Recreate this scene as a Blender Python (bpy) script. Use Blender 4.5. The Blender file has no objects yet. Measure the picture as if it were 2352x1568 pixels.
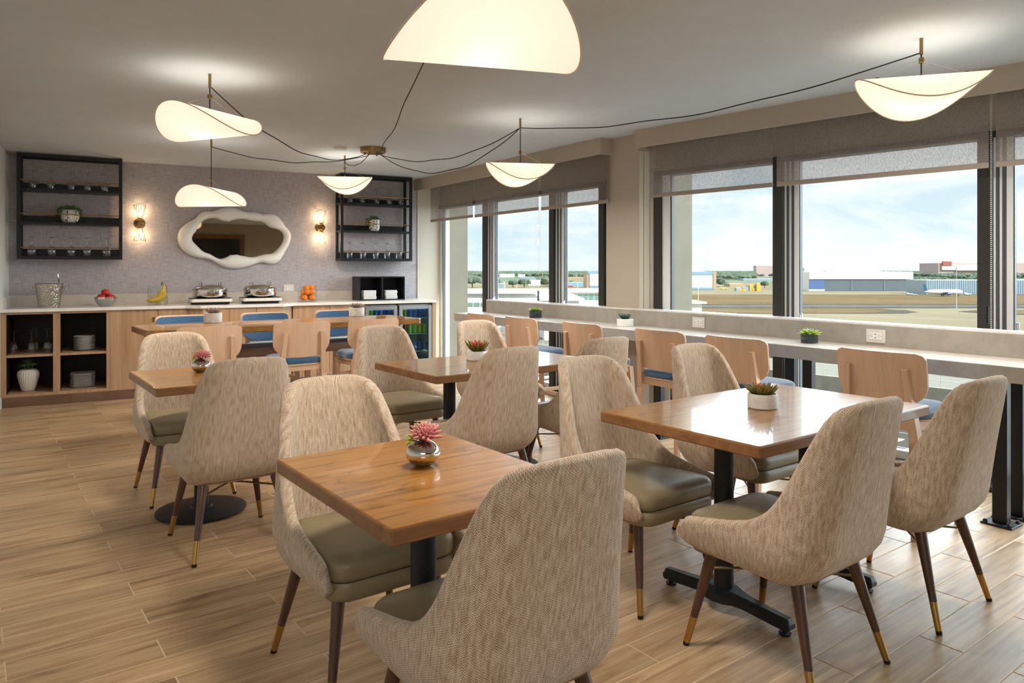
import bpy, bmesh, math, random
import numpy as np
from mathutils import Vector, Matrix, Euler
random.seed(7)
R = math.radians
# ---------------------------------------------------------------- frame of the picture (px of the 2352x1568 photo)
F, CX, HY, CH = 1665.0, 1176.0, 619.0, 1.348      # focal px, centre column, horizon row, eye height
scene = bpy.context.scene
COL = scene.collection
# ---------------------------------------------------------------- camera
cam = bpy.data.cameras.new('camera'); camo = bpy.data.objects.new('camera', cam); COL.objects.link(camo)
cam.sensor_width = 36; cam.lens = 36*F/2352; cam.shift_y = -(784-HY)/2352
cam.clip_start = .05; cam.clip_end = 20000
camo.location = (0, 0, CH); camo.rotation_euler = (R(90), 0, 0)
scene.camera = camo
scene.view_settings.view_transform = 'Standard'; scene.view_settings.look = 'None'
scene.view_settings.gamma = 1; scene.view_settings.use_curve_mapping = False
scene.view_settings.exposure = 0.68
scene.cycles.transparent_max_bounces = 24
SKY_STRENGTH = 0.93
SUN_STRENGTH = 3.4
LAMP_W = 14.0
LAMP_UP = .7
GLOW = 13.0
ROOM_FILL_W = 66.0
SHADE_E = 0.24
# ---------------------------------------------------------------- colour helpers
def lin(c):
    return tuple(x/12.92 if x <= .04045 else ((x+.055)/1.055)**2.4 for x in c)
def H(h):
    h = h.lstrip('#'); return lin(tuple(int(h[i:i+2], 16)/255 for i in (0, 2, 4))) + (1,)
# ---------------------------------------------------------------- world: pale sky with thin broken cloud
world = bpy.data.worlds.new('sky'); scene.world = world; world.use_nodes = True
nt = world.node_tree; nt.nodes.clear()
def N(nt, t, **kw):
    n = nt.nodes.new(t)
    for k, v in kw.items():
        if k == 'inp':
            for a, b in v.items(): n.inputs[a].default_value = b
        else: setattr(n, k, v)
    return n
tc = N(nt, 'ShaderNodeTexCoord'); sep = N(nt, 'ShaderNodeSeparateXYZ')
nt.links.new(tc.outputs['Generated'], sep.inputs[0])
ramp = N(nt, 'ShaderNodeValToRGB'); nt.links.new(sep.outputs['Z'], ramp.inputs[0])
e = ramp.color_ramp.elements
e[0].position = 0.0; e[0].color = H('#D3E0E7'); e[1].position = 1.0; e[1].color = H('#C2D0DC')
x = ramp.color_ramp.elements.new(.08); x.color = H('#CCDAE3')
x = ramp.color_ramp.elements.new(.25); x.color = H('#C4D4E0')
mp = N(nt, 'ShaderNodeMapping'); mp.inputs['Scale'].default_value = (2.2, 2.2, 9.0)
nt.links.new(tc.outputs['Generated'], mp.inputs[0])
nz = N(nt, 'ShaderNodeTexNoise', inp={'Scale': 1.6, 'Detail': 9.0, 'Roughness': .62, 'Distortion': .6}); nt.links.new(mp.outputs[0], nz.inputs['Vector'])
cr = N(nt, 'ShaderNodeValToRGB'); nt.links.new(nz.outputs['Fac'], cr.inputs[0])
cr.color_ramp.elements[0].position = .43; cr.color_ramp.elements[1].position = .58
mx = N(nt, 'ShaderNodeMix', data_type='RGBA'); mx.inputs['B'].default_value = H('#ECEDEF')
nt.links.new(cr.outputs[0], mx.inputs['Factor']); nt.links.new(ramp.outputs[0], mx.inputs['A'])
bg = N(nt, 'ShaderNodeBackground'); bg.inputs['Strength'].default_value = SKY_STRENGTH
nt.links.new(mx.outputs['Result'], bg.inputs[0])
out = N(nt, 'ShaderNodeOutputWorld'); nt.links.new(bg.outputs[0], out.inputs[0])
# ---------------------------------------------------------------- sun (high, from the window side)
sl = bpy.data.lights.new('sun', 'SUN'); sl.energy = SUN_STRENGTH; sl.angle = R(1.2); sl.color = (1, .95, .87)
so = bpy.data.objects.new('sun', sl); COL.objects.link(so)
sd = Vector((.70*math.cos(R(36)), -.714*math.cos(R(36)), math.sin(R(36))))
so.rotation_euler = sd.to_track_quat('Z', 'Y').to_euler(); so.location = (5, -5, 12)

# soft daylight of the bright cloud deck beyond the windows
sk = bpy.data.lights.new('cloud_daylight', 'SUN'); sk.energy = GLOW; sk.angle = R(128); sk.color = (.86, .94, 1.0)
sko = bpy.data.objects.new('cloud_daylight', sk); COL.objects.link(sko)
sko.rotation_euler = Vector((.80*math.cos(R(27)), .60*math.cos(R(27)), math.sin(R(27)))).to_track_quat('Z', 'Y').to_euler(); sko.location = (6, 8, 12)
# added fill behind the camera, standing in for unseen ceiling lighting of the room
ar = bpy.data.lights.new('unseen_room_fill', 'AREA'); ar.shape = 'RECTANGLE'; ar.size = 3.2; ar.size_y = 2.4; ar.energy = ROOM_FILL_W; ar.color = (1, .94, .86)
aro = bpy.data.objects.new('unseen_room_fill', ar); COL.objects.link(aro); aro.location = (-.4, -1.0, 2.5); aro.rotation_euler = (R(38), 0, 0)
# ---------------------------------------------------------------- frames of the place
AXR = 36.8                                           # planks and dining tables
BW = Matrix.Translation((-5.272, 7.593, 0)) @ Matrix.Rotation(R(28.75), 4, 'Z')   # back wall: x along it, y behind it
LB = Matrix.Rotation(R(34.1), 4, 'Z'); RB = Matrix.Rotation(R(42.56), 4, 'Z'); BAR = Matrix.Rotation(R(35.1), 4, 'Z')
A2 = Vector((math.cos(R(AXR)), math.sin(R(AXR)), 0)); B2 = Vector((-A2.y, A2.x, 0))
CEIL = 2.555
def gp(x, y, z=0.0):
    d = F*(CH-z)/(y-HY); return Vector(((x-CX)/F*d, d, z))
def pd(x, y, d): return Vector(((x-CX)/F*d, d, CH+(HY-y)/F*d))
def bwx(x, Y=0.0):
    m = (x-CX)/F; o = BW @ Vector((0, Y, 0)); ux = BW.to_3x3() @ Vector((1, 0, 0))
    return (m*o.y-o.x)/(ux.x-m*ux.y)
def bwz(x, y, Y=0.0):
    p = BW @ Vector((bwx(x, Y), Y, 0)); return CH+(HY-y)/F*p.y
def bayT(x, Nn, M):                                  # place along a window wall, N metres out, seen at column x
    m = (x-CX)/F; n = M.to_3x3() @ Vector((1, 0, 0)); u = M.to_3x3() @ Vector((0, 1, 0))
    d = Nn/(n.y+n.x*m); return Vector((m*d, d, 0)).dot(u)

# ---------------------------------------------------------------- object helpers
def link(name, data, parent=None, M=None):
    o = bpy.data.objects.new(name, data); COL.objects.link(o)
    if parent is not None: o.parent = parent
    if M is not None:
        if parent is None: o.matrix_world = M
        else: o.matrix_basis = M
    return o
def tag(o, label=None, cat=None, group=None, kind=None):
    if label: o['label'] = label
    if cat: o['category'] = cat
    if group: o['group'] = group
    if kind: o['kind'] = kind
    return o
def thing(name, label, cat, M, group=None):
    o = link(name, None); o.matrix_world = M; o.empty_display_size = .1
    return tag(o, label, cat, group)
def TM(x, y, z=0, rz=0): return Matrix.Translation((x, y, z)) @ Matrix.Rotation(R(rz), 4, 'Z')
def copy_tree(o, M=None, parent=None, label=None, group=None):
    c = o.copy(); COL.objects.link(c); c.parent = parent
    if parent is not None: c.matrix_basis = o.matrix_basis.copy()
    for ch in list(KIDS.get(o.name, ())): copy_tree(ch, None, c)
    if M is not None: c.matrix_world = M
    if label: c['label'] = label
    if group: c['group'] = group
    return c
KIDS = {}

class MB:
    def __init__(s): s.v = []; s.f = []; s.uv = None
    def add(s, vs, fs, M=None):
        b = len(s.v)
        if M is not None: vs = [M @ Vector(v) for v in vs]
        s.v += [tuple(v) for v in vs]; s.f += [tuple(i+b for i in f) for f in fs]; return s
    def box(s, x0, x1, y0, y1, z0, z1, M=None):
        v = [(x0,y0,z0),(x1,y0,z0),(x1,y1,z0),(x0,y1,z0),(x0,y0,z1),(x1,y0,z1),(x1,y1,z1),(x0,y1,z1)]
        return s.add(v, [(0,3,2,1),(4,5,6,7),(0,1,5,4),(1,2,6,5),(2,3,7,6),(3,0,4,7)], M)
    def bbox(s, x0, x1, y0, y1, z0, z1, b=.003, M=None):     # box with small chamfers
        cx, cy, cz = (x0+x1)/2, (y0+y1)/2, (z0+z1)/2; hx, hy, hz = abs(x1-x0)/2, abs(y1-y0)/2, abs(z1-z0)/2
        b = min(b, hx*.9, hy*.9, hz*.9); vs = []; idx = {}
        for sx in (-1,1):
            for sy in (-1,1):
                for sz in (-1,1):
                    for k in range(3):
                        p = [hx-b, hy-b, hz-b]; p[k] += b
                        idx[(sx,sy,sz,k)] = len(vs); vs.append((cx+sx*p[0], cy+sy*p[1], cz+sz*p[2]))
        fs = []
        I = idx
        for k in range(3):
            a, c = (k+1) % 3, (k+2) % 3
            for sg in (-1, 1):
                q = []
                for (u, w) in ((-1,-1),(1,-1),(1,1),(-1,1)):
                    t = [0,0,0]; t[k] = sg; t[a] = u; t[c] = w; q.append(I[(*t, k)])
                fs.append(tuple(q if sg > 0 else q[::-1]))
        for k in range(3):                                   # edges along axis k
            a, c = (k+1) % 3, (k+2) % 3
            for u in (-1, 1):
                for w in (-1, 1):
                    t0 = [0,0,0]; t0[k] = -1; t0[a] = u; t0[c] = w; t1 = list(t0); t1[k] = 1
                    q = [I[(*t0, a)], I[(*t1, a)], I[(*t1, c)], I[(*t0, c)]]
                    fs.append(tuple(q if u*w < 0 else q[::-1]))
        for sx in (-1,1):
            for sy in (-1,1):
                for sz in (-1,1):
                    q = [I[(sx,sy,sz,0)], I[(sx,sy,sz,1)], I[(sx,sy,sz,2)]]
                    fs.append(tuple(q if sx*sy*sz > 0 else q[::-1]))
        return s.add(vs, fs, M)
    def rod(s, p0, p1, r0, r1=None, n=12, cap=True):
        p0, p1 = Vector(p0), Vector(p1); r1 = r0 if r1 is None else r1
        q = (p1-p0).to_track_quat('Z', 'Y').to_matrix(); vs = []
        for p, r in ((p0, r0), (p1, r1)):
            for i in range(n):
                a = 2*math.pi*i/n; vs.append(p+q @ Vector((r*math.cos(a), r*math.sin(a), 0)))
        fs = [(i, (i+1) % n, n+(i+1) % n, n+i) for i in range(n)]
        if cap: fs += [tuple(range(n))[::-1], tuple(range(n, 2*n))]
        return s.add(vs, fs)
    def lathe(s, prof, n=32, M=None, ribs=0, rib=0.0):       # prof: (r, z) from bottom to top
        vs = []; fs = []; rows = []
        for (r, z) in prof:
            if r < 1e-6: rows.append([len(vs)]); vs.append((0, 0, z))
            else:
                rows.append(list(range(len(vs), len(vs)+n)))
                for i in range(n):
                    a = 2*math.pi*i/n; rr = r*(1-rib*(.5+.5*math.cos(ribs*a))) if ribs else r
                    vs.append((rr*math.cos(a), rr*math.sin(a), z))
        for a, b in zip(rows, rows[1:]):
            for i in range(n):
                j = (i+1) % n
                if len(a) == 1 and len(b) == 1: continue
                if len(a) == 1: fs.append((a[0], b[j], b[i]))
                elif len(b) == 1: fs.append((a[i], a[j], b[0]))
                else: fs.append((a[i], a[j], b[j], b[i]))
        return s.add(vs, fs, M)
    def tube(s, pts, r, n=8, closed=False):
        pts = [Vector(p) for p in pts]; m = len(pts); rings = []; up = Vector((0, 0, 1)); vs = []
        rr = r if hasattr(r, '__len__') else [r]*m
        for i, p in enumerate(pts):
            a = pts[(i-1) % m] if (closed or i > 0) else p; b = pts[(i+1) % m] if (closed or i < m-1) else p
            t = (b-a).normalized(); x = t.cross(up)
            if x.length < .05: x = t.cross(Vector((1, 0, 0)))
            x.normalize(); y = x.cross(t).normalized()
            rings.append(len(vs))
            for k in range(n):
                c = 2*math.pi*k/n; vs.append(p+(x*math.cos(c)+y*math.sin(c))*rr[i])
        fs = []
        for i in range(m if closed else m-1):
            a, b = rings[i], rings[(i+1) % m]
            for k in range(n): fs.append((a+k, a+(k+1) % n, b+(k+1) % n, b+k)[::-1])
        if not closed: fs += [tuple(range(rings[0], rings[0]+n)), tuple(range(rings[-1], rings[-1]+n))[::-1]]
        return s.add(vs, fs)
    def slab(s, out, levels, crown=0.0, M=None, capb=True, capt=True):
        """out: outline [(x,y)] ccw; levels: [(inset, z)] bottom to top; closes with a centre fan"""
        out = [Vector((x, y)) for x, y in out]; n = len(out); nr = []
        for i in range(n):
            t = (out[(i+1) % n]-out[i-1]); nr.append(Vector((-t.y, t.x)).normalized())
        vs = []; rows = []
        for ins, z in levels:
            rows.append(len(vs)); vs += [(*(out[i]+nr[i]*ins), z) for i in range(n)]
        fs = []
        for a, b in zip(rows, rows[1:]): fs += [(a+i, a+(i+1) % n, b+(i+1) % n, b+i) for i in range(n)]
        c = sum(out, Vector((0, 0)))/n
        if capt:
            last = rows[-1]; zt = levels[-1][1]
            for k, sc in enumerate((.8, .5, .2)):
                st = len(vs); zz = zt+crown*(1-sc**2)
                for i in range(n):
                    p = Vector(vs[last+i][:2] if k == 0 else vs[rows[-1]+i][:2]) ; q = c+(p-c)*sc; vs.append((q.x, q.y, zz))
                fs += [(last+i, last+(i+1) % n, st+(i+1) % n, st+i) for i in range(n)] if k == 0 else [(prev+i, prev+(i+1) % n, st+(i+1) % n, st+i) for i in range(n)]
                prev = st
            vs.append((c.x, c.y, zt+crown)); fs += [(prev+i, prev+(i+1) % n, len(vs)-1) for i in range(n)]
        if capb: fs.append(tuple(range(rows[0], rows[0]+n))[::-1])
        return s.add(vs, fs, M)
    def sphere(s, c, r, n=16, m=10, sc=(1,1,1)):
        prof = [(r*math.sin(math.pi*i/m), -r*math.cos(math.pi*i/m)) for i in range(m+1)]
        prof[0] = (0, -r); prof[-1] = (0, r)
        return s.lathe(prof, n, Matrix.Translation(c) @ Matrix.Diagonal((*sc, 1)))
    def mesh(s, name, m=None, smooth=False, ang=35):
        me = bpy.data.meshes.new(name); me.from_pydata(s.v, [], s.f)
        if s.uv is not None:
            uvl = me.uv_layers.new(name='UVMap')
            a = np.array(s.uv, dtype=np.float32)
            li = np.zeros(len(me.loops), dtype=np.int32); me.loops.foreach_get('vertex_index', li)
            uvl.data.foreach_set('uv', a[li].ravel())
        if m is not None: me.materials.append(m)
        if smooth:
            me.shade_smooth()
            if ang: me.set_sharp_from_angle(angle=R(ang))
        me.update(); return me
    def build(s, name, m, parent=None, smooth=False, ang=35, M=None):
        o = link(name, s.mesh(name, m, smooth, ang), parent, M)
        if parent is not None: KIDS.setdefault(parent.name, []).append(o)
        return o
def rrect(w, d, r, n=5, cx=0, cy=0):
    pts = []
    for (sx, sy, a0) in ((1,1,0), (-1,1,90), (-1,-1,180), (1,-1,270)):
        for i in range(n+1):
            a = R(a0+90*i/n); pts.append((cx+sx*(w/2-r)+r*math.cos(a), cy+sy*(d/2-r)+r*math.sin(a)))
    return pts
def kid(o, parent): KIDS.setdefault(parent.name, []).append(o); return o
def struct(name, mb, m, M=None, smooth=False):
    return tag(mb.build(name, m, None, smooth, M=M), kind='structure')

# ---------------------------------------------------------------- materials
def base(name, col, rough=.5, metal=0.0, coat=0.0, spec=.5, sheen=0.0, trans=0.0, emit=None, es=0.0):
    m = bpy.data.materials.new(name); m.use_nodes = True
    p = m.node_tree.nodes['Principled BSDF']
    p.inputs['Base Color'].default_value = H(col) if isinstance(col, str) else col
    p.inputs['Roughness'].default_value = rough; p.inputs['Metallic'].default_value = metal
    p.inputs['Coat Weight'].default_value = coat; p.inputs['Coat Roughness'].default_value = .06
    p.inputs['Specular IOR Level'].default_value = spec; p.inputs['Sheen Weight'].default_value = sheen
    if emit: p.inputs['Emission Color'].default_value = H(emit); p.inputs['Emission Strength'].default_value = es
    return m
def coords(nt, scale=(1,1,1), rot=(0,0,0), uv=False, rnd=False):
    t = N(nt, 'ShaderNodeTexCoord'); mp = N(nt, 'ShaderNodeMapping')
    mp.inputs['Scale'].default_value = scale; mp.inputs['Rotation'].default_value = rot
    nt.links.new(t.outputs['UV' if uv else 'Object'], mp.inputs[0])
    if rnd:
        oi = N(nt, 'ShaderNodeObjectInfo'); ml = N(nt, 'ShaderNodeMath', operation='MULTIPLY'); ml.inputs[1].default_value = 37.0
        nt.links.new(oi.outputs['Random'], ml.inputs[0]); nt.links.new(ml.outputs[0], mp.inputs['Location'])
    return mp.outputs[0]
def noisy(name, c1, c2, scale=8, detail=4, rough=.5, metal=0., coat=0., bump=0., bscale=None, stretch=(1,1,1), lo=.35, hi=.65, spec=.5, sheen=0., rnd=False, bdist=.01):
    m = base(name, c1, rough, metal, coat, spec, sheen); nt = m.node_tree; p = nt.nodes['Principled BSDF']
    v = coords(nt, stretch, rnd=rnd)
    n = N(nt, 'ShaderNodeTexNoise', inp={'Scale': scale, 'Detail': detail, 'Roughness': .6}); nt.links.new(v, n.inputs['Vector'])
    r = N(nt, 'ShaderNodeValToRGB'); nt.links.new(n.outputs['Fac'], r.inputs[0])
    e = r.color_ramp.elements; e[0].position = lo; e[0].color = H(c1); e[1].position = hi; e[1].color = H(c2)
    nt.links.new(r.outputs[0], p.inputs['Base Color'])
    if bump:
        n2 = N(nt, 'ShaderNodeTexNoise', inp={'Scale': bscale or scale*4, 'Detail': 3.0}); nt.links.new(v, n2.inputs['Vector'])
        b = N(nt, 'ShaderNodeBump', inp={'Strength': bump, 'Distance': bdist}); nt.links.new(n2.outputs['Fac'], b.inputs['Height']); nt.links.new(b.outputs[0], p.inputs['Normal'])
    return m
def wood(name, cols, grain=(1.2, 22, 22), rough=.4, coat=0., rnd=False, island=False, ring=5.0, bump=.12, dark=.55, spec=.5, hue=.0, crough=.06, rf=.22):
    """cols: dark, mid, light; grain runs along local x"""
    m = base(name, cols[1], rough, 0, coat, spec); nt = m.node_tree; p = nt.nodes['Principled BSDF']
    p.inputs['Coat Roughness'].default_value = crough
    t = N(nt, 'ShaderNodeTexCoord'); mp = N(nt, 'ShaderNodeMapping'); mp.inputs['Scale'].default_value = grain
    nt.links.new(t.outputs['Object'], mp.inputs[0]); rv = None
    if rnd or island:
        if island: g = N(nt, 'ShaderNodeNewGeometry'); rv = g.outputs['Random Per Island']
        else: g = N(nt, 'ShaderNodeObjectInfo'); rv = g.outputs['Random']
        ml = N(nt, 'ShaderNodeMath', operation='MULTIPLY'); ml.inputs[1].default_value = 53.0
        nt.links.new(rv, ml.inputs[0]); nt.links.new(ml.outputs[0], mp.inputs['Location'])
    v = mp.outputs[0]
    n1 = N(nt, 'ShaderNodeTexNoise', inp={'Scale': 1.0, 'Detail': 6.0, 'Roughness': .65, 'Distortion': .4}); nt.links.new(v, n1.inputs['Vector'])
    mp2 = N(nt, 'ShaderNodeMapping'); mp2.inputs['Scale'].default_value = (.9, .16, .16); nt.links.new(v, mp2.inputs[0])
    n2 = N(nt, 'ShaderNodeTexNoise', inp={'Scale': 1.0, 'Detail': 2.0, 'Distortion': .8}); nt.links.new(mp2.outputs[0], n2.inputs['Vector'])
    mr = N(nt, 'ShaderNodeMath', operation='MULTIPLY'); mr.inputs[1].default_value = ring*6.283; nt.links.new(n2.outputs['Fac'], mr.inputs[0])
    sn = N(nt, 'ShaderNodeMath', operation='SINE'); nt.links.new(mr.outputs[0], sn.inputs[0])
    mr1 = N(nt, 'ShaderNodeMapRange', inp={'From Min': -1., 'From Max': 1., 'To Min': 0., 'To Max': 1.}); nt.links.new(sn.outputs[0], mr1.inputs[0])
    pw = N(nt, 'ShaderNodeMath', operation='POWER'); pw.inputs[1].default_value = .35; nt.links.new(mr1.outputs[0], pw.inputs[0])
    mr2 = N(nt, 'ShaderNodeMapRange', inp={'To Min': 0., 'To Max': .72}); nt.links.new(pw.outputs[0], mr2.inputs[0])
    mxf = N(nt, 'ShaderNodeMix', data_type='FLOAT'); mxf.inputs['Factor'].default_value = rf
    nt.links.new(n1.outputs['Fac'], mxf.inputs['A']); nt.links.new(mr2.outputs[0], mxf.inputs['B'])
    r = N(nt, 'ShaderNodeValToRGB'); nt.links.new(mxf.outputs['Result'], r.inputs[0])
    e = r.color_ramp.elements; e[0].position = .28; e[0].color = H(cols[0]); e[1].position = .72; e[1].color = H(cols[2])
    x = e.new(dark*.9); x.color = H(cols[1])
    src = r.outputs[0]
    if rv is not None and hue:
        hs = N(nt, 'ShaderNodeHueSaturation'); mm = N(nt, 'ShaderNodeMapRange', inp={'To Min': 1-hue, 'To Max': 1+hue}); nt.links.new(rv, mm.inputs[0])
        nt.links.new(mm.outputs[0], hs.inputs['Value']); nt.links.new(src, hs.inputs['Color']); src = hs.outputs[0]
    nt.links.new(src, p.inputs['Base Color'])
    b = N(nt, 'ShaderNodeBump', inp={'Strength': bump, 'Distance': .004}); nt.links.new(mxf.outputs['Result'], b.inputs['Height']); nt.links.new(b.outputs[0], p.inputs['Normal'])
    return m
def glass(name, tint='#FFFFFF', refl=.12, rough=0.0, alpha=1.0):
    m = bpy.data.materials.new(name); m.use_nodes = True; nt = m.node_tree; nt.nodes.clear()
    tr = N(nt, 'ShaderNodeBsdfTransparent'); tr.inputs[0].default_value = H(tint)
    gl = N(nt, 'ShaderNodeBsdfGlossy'); gl.inputs['Roughness'].default_value = rough
    lw = N(nt, 'ShaderNodeLayerWeight'); lw.inputs['Blend'].default_value = .5
    pw = N(nt, 'ShaderNodeMath', operation='POWER'); pw.inputs[1].default_value = 3.0; ml = N(nt, 'ShaderNodeMath', operation='MULTIPLY_ADD'); ml.inputs[1].default_value = refl*4; ml.inputs[2].default_value = refl*.5; ml.use_clamp = True
    mx = N(nt, 'ShaderNodeMixShader'); o = N(nt, 'ShaderNodeOutputMaterial'); nt.links.new(lw.outputs['Facing'], pw.inputs[0]); nt.links.new(pw.outputs[0], ml.inputs[0])
    nt.links.new(ml.outputs[0], mx.inputs[0]); nt.links.new(tr.outputs[0], mx.inputs[1]); nt.links.new(gl.outputs[0], mx.inputs[2]); nt.links.new(mx.outputs[0], o.inputs[0])
    return m
def fabric():
    m = base('herringbone_fabric', '#B79B7B', .95, sheen=.25, spec=.15); nt = m.node_tree; p = nt.nodes['Principled BSDF']
    uv = N(nt, 'ShaderNodeTexCoord'); sp = N(nt, 'ShaderNodeSeparateXYZ'); nt.links.new(uv.outputs['UV'], sp.inputs[0])
    def mth(op, a, b=None, **k):
        n = N(nt, 'ShaderNodeMath', operation=op)
        for i, q in enumerate((a, b)):
            if q is None: continue
            if isinstance(q, (int, float)): n.inputs[i].default_value = q
            else: nt.links.new(q, n.inputs[i])
        return n.outputs[0]
    wob = N(nt, 'ShaderNodeTexNoise', inp={'Scale': 120.0, 'Detail': 2.0}); nt.links.new(uv.outputs['UV'], wob.inputs['Vector'])
    u = mth('ADD', sp.outputs['X'], mth('MULTIPLY', wob.outputs['Fac'], .006)); v = sp.outputs['Y']
    tri = mth('PINGPONG', mth('DIVIDE', u, .0108), .5)
    ph = mth('ADD', mth('DIVIDE', v, .0054), mth('MULTIPLY', tri, 2.0))
    st = mth('SINE', mth('MULTIPLY', ph, 6.2832))
    mp = N(nt, 'ShaderNodeMapping'); mp.inputs['Scale'].default_value = (110, 22, 1); nt.links.new(uv.outputs['UV'], mp.inputs[0])
    bl = N(nt, 'ShaderNodeTexNoise', inp={'Scale': 1.0, 'Detail': 5.0, 'Roughness': .65}); nt.links.new(mp.outputs[0], bl.inputs['Vector'])
    fine = N(nt, 'ShaderNodeTexNoise', inp={'Scale': 420.0, 'Detail': 2.0}); nt.links.new(uv.outputs['UV'], fine.inputs['Vector'])
    a = mth('ADD', mth('MULTIPLY', st, .62), mth('MULTIPLY', mth('SUBTRACT', bl.outputs['Fac'], .50), 3.3))
    a = mth('ADD', a, mth('MULTIPLY', mth('SUBTRACT', fine.outputs['Fac'], .5), 1.6))
    mr = N(nt, 'ShaderNodeMapRange', inp={'From Min': -.6, 'From Max': .6}); nt.links.new(a, mr.inputs[0])
    mx = N(nt, 'ShaderNodeMix', data_type='RGBA'); mx.inputs['A'].default_value = H('#98785A'); mx.inputs['B'].default_value = H('#DDCDB9')
    nt.links.new(mr.outputs[0], mx.inputs['Factor']); nt.links.new(mx.outputs['Result'], p.inputs['Base Color'])
    b = N(nt, 'ShaderNodeBump', inp={'Strength': .35, 'Distance': .003}); nt.links.new(a, b.inputs['Height']); nt.links.new(b.outputs[0], p.inputs['Normal'])
    return m
def linen():
    m = base('linen_wallcovering', '#8E8A93', .9, spec=.2); nt = m.node_tree; p = nt.nodes['Principled BSDF']
    a = N(nt, 'ShaderNodeTexNoise', inp={'Scale': 1.0, 'Detail': 4.0, 'Roughness': .7}); nt.links.new(coords(nt, (9, 9, 380)), a.inputs['Vector'])
    b = N(nt, 'ShaderNodeTexNoise', inp={'Scale': 1.0, 'Detail': 4.0, 'Roughness': .7}); nt.links.new(coords(nt, (380, 380, 9)), b.inputs['Vector'])
    mxf = N(nt, 'ShaderNodeMix', data_type='FLOAT'); mxf.inputs['Factor'].default_value = .45
    nt.links.new(a.outputs['Fac'], mxf.inputs['A']); nt.links.new(b.outputs['Fac'], mxf.inputs['B'])
    r = N(nt, 'ShaderNodeValToRGB'); nt.links.new(mxf.outputs['Result'], r.inputs[0])
    e = r.color_ramp.elements; e[0].position = .38; e[0].color = H('#837C82'); e[1].position = .60; e[1].color = H('#CBC5C7')
    nt.links.new(r.outputs[0], p.inputs['Base Color'])
    bp = N(nt, 'ShaderNodeBump', inp={'Strength': .2, 'Distance': .002}); nt.links.new(mxf.outputs['Result'], bp.inputs['Height']); nt.links.new(bp.outputs[0], p.inputs['Normal'])
    return m
def screen():
    m = bpy.data.materials.new('roller_shade_screen'); m.use_nodes = True; nt = m.node_tree; nt.nodes.clear()
    df = N(nt, 'ShaderNodeBsdfDiffuse'); df.inputs[0].default_value = H('#A0968D')
    tl = N(nt, 'ShaderNodeBsdfTranslucent'); tl.inputs[0].default_value = H('#9A8F88')
    tr = N(nt, 'ShaderNodeBsdfTransparent'); tr.inputs[0].default_value = (1, 1, 1, 1)
    n = N(nt, 'ShaderNodeTexNoise', inp={'Scale': 1.0, 'Detail': 3.0}); nt.links.new(coords(nt, (400, 400, 60)), n.inputs['Vector'])
    mr = N(nt, 'ShaderNodeMapRange', inp={'From Min': .3, 'From Max': .7, 'To Min': .42, 'To Max': .78}); nt.links.new(n.outputs['Fac'], mr.inputs[0])
    m1 = N(nt, 'ShaderNodeMixShader'); m1.inputs[0].default_value = .28; m2 = N(nt, 'ShaderNodeMixShader')
    nt.links.new(mr.outputs[0], m2.inputs[0])
    nt.links.new(df.outputs[0], m1.inputs[1]); nt.links.new(tl.outputs[0], m1.inputs[2]); nt.links.new(m1.outputs[0], m2.inputs[1]); nt.links.new(tr.outputs[0], m2.inputs[2])
    o = N(nt, 'ShaderNodeOutputMaterial'); nt.links.new(m2.outputs[0], o.inputs[0]); return m
def lampshade():
    m = bpy.data.materials.new('lit_linen_shade'); m.use_nodes = True; nt = m.node_tree; nt.nodes.clear()
    df = N(nt, 'ShaderNodeBsdfDiffuse'); df.inputs[0].default_value = H('#EFE6D8')
    tl = N(nt, 'ShaderNodeBsdfTranslucent'); tl.inputs[0].default_value = H('#FFF4E4')
    em = N(nt, 'ShaderNodeEmission'); em.inputs[0].default_value = H('#FFF7EC'); em.inputs[1].default_value = SHADE_E
    mx = N(nt, 'ShaderNodeMixShader'); mx.inputs[0].default_value = .5; ad = N(nt, 'ShaderNodeAddShader'); o = N(nt, 'ShaderNodeOutputMaterial')
    nt.links.new(df.outputs[0], mx.inputs[1]); nt.links.new(tl.outputs[0], mx.inputs[2]); nt.links.new(mx.outputs[0], ad.inputs[0]); nt.links.new(em.outputs[0], ad.inputs[1]); nt.links.new(ad.outputs[0], o.inputs[0])
    return m
def leafmat(name, c_in, c_out, rough=.45):           # colour by distance from the leaf's root along local z of the leaf
    m = base(name, c_out, rough); nt = m.node_tree; p = nt.nodes['Principled BSDF']
    t = N(nt, 'ShaderNodeTexCoord'); sp = N(nt, 'ShaderNodeSeparateXYZ'); nt.links.new(t.outputs['Generated'], sp.inputs[0])
    mx = N(nt, 'ShaderNodeMix', data_type='RGBA'); mx.inputs['A'].default_value = H(c_in); mx.inputs['B'].default_value = H(c_out)
    nt.links.new(sp.outputs['Z'], mx.inputs['Factor']); nt.links.new(mx.outputs['Result'], p.inputs['Base Color']); return m
M = {}
M['plank'] = wood('oak_tile', ('#785C41', '#A88A68', '#C4AA88'), (1.6, 42, 42), .38, rnd=True, hue=.14, bump=.25, ring=3.0, rf=.2)
M['plank_i'] = wood('oak_tile_joined', ('#785C41', '#A88A68', '#C4AA88'), (1.6, 42, 42), .38, island=True, hue=.14, bump=.25, ring=3.0, rf=.2)
M['grout'] = base('grout', '#CDB596', .9)
M['ceiling'] = noisy('ceiling_paint', '#C3C9CE', '#C6CCD1', 3, rough=.9, spec=.2)
M['linen'] = linen()
M['cream'] = base('cream_paint', '#CBC4B5', .7, spec=.3)
M['taupe'] = base('taupe_paint', '#B3A899', .75, spec=.3)
M['beige_wall'] = base('beige_wall_paint', '#A89C8B', .8, spec=.2)
M['trimwhite'] = base('white_trim', '#D6D6D2', .5)
M['screen'] = screen()
M['shade_bar'] = base('shade_hem', '#A2968B', .8)
M['bronze'] = base('dark_bronze_frame', '#3A3836', .45, .3)
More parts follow.
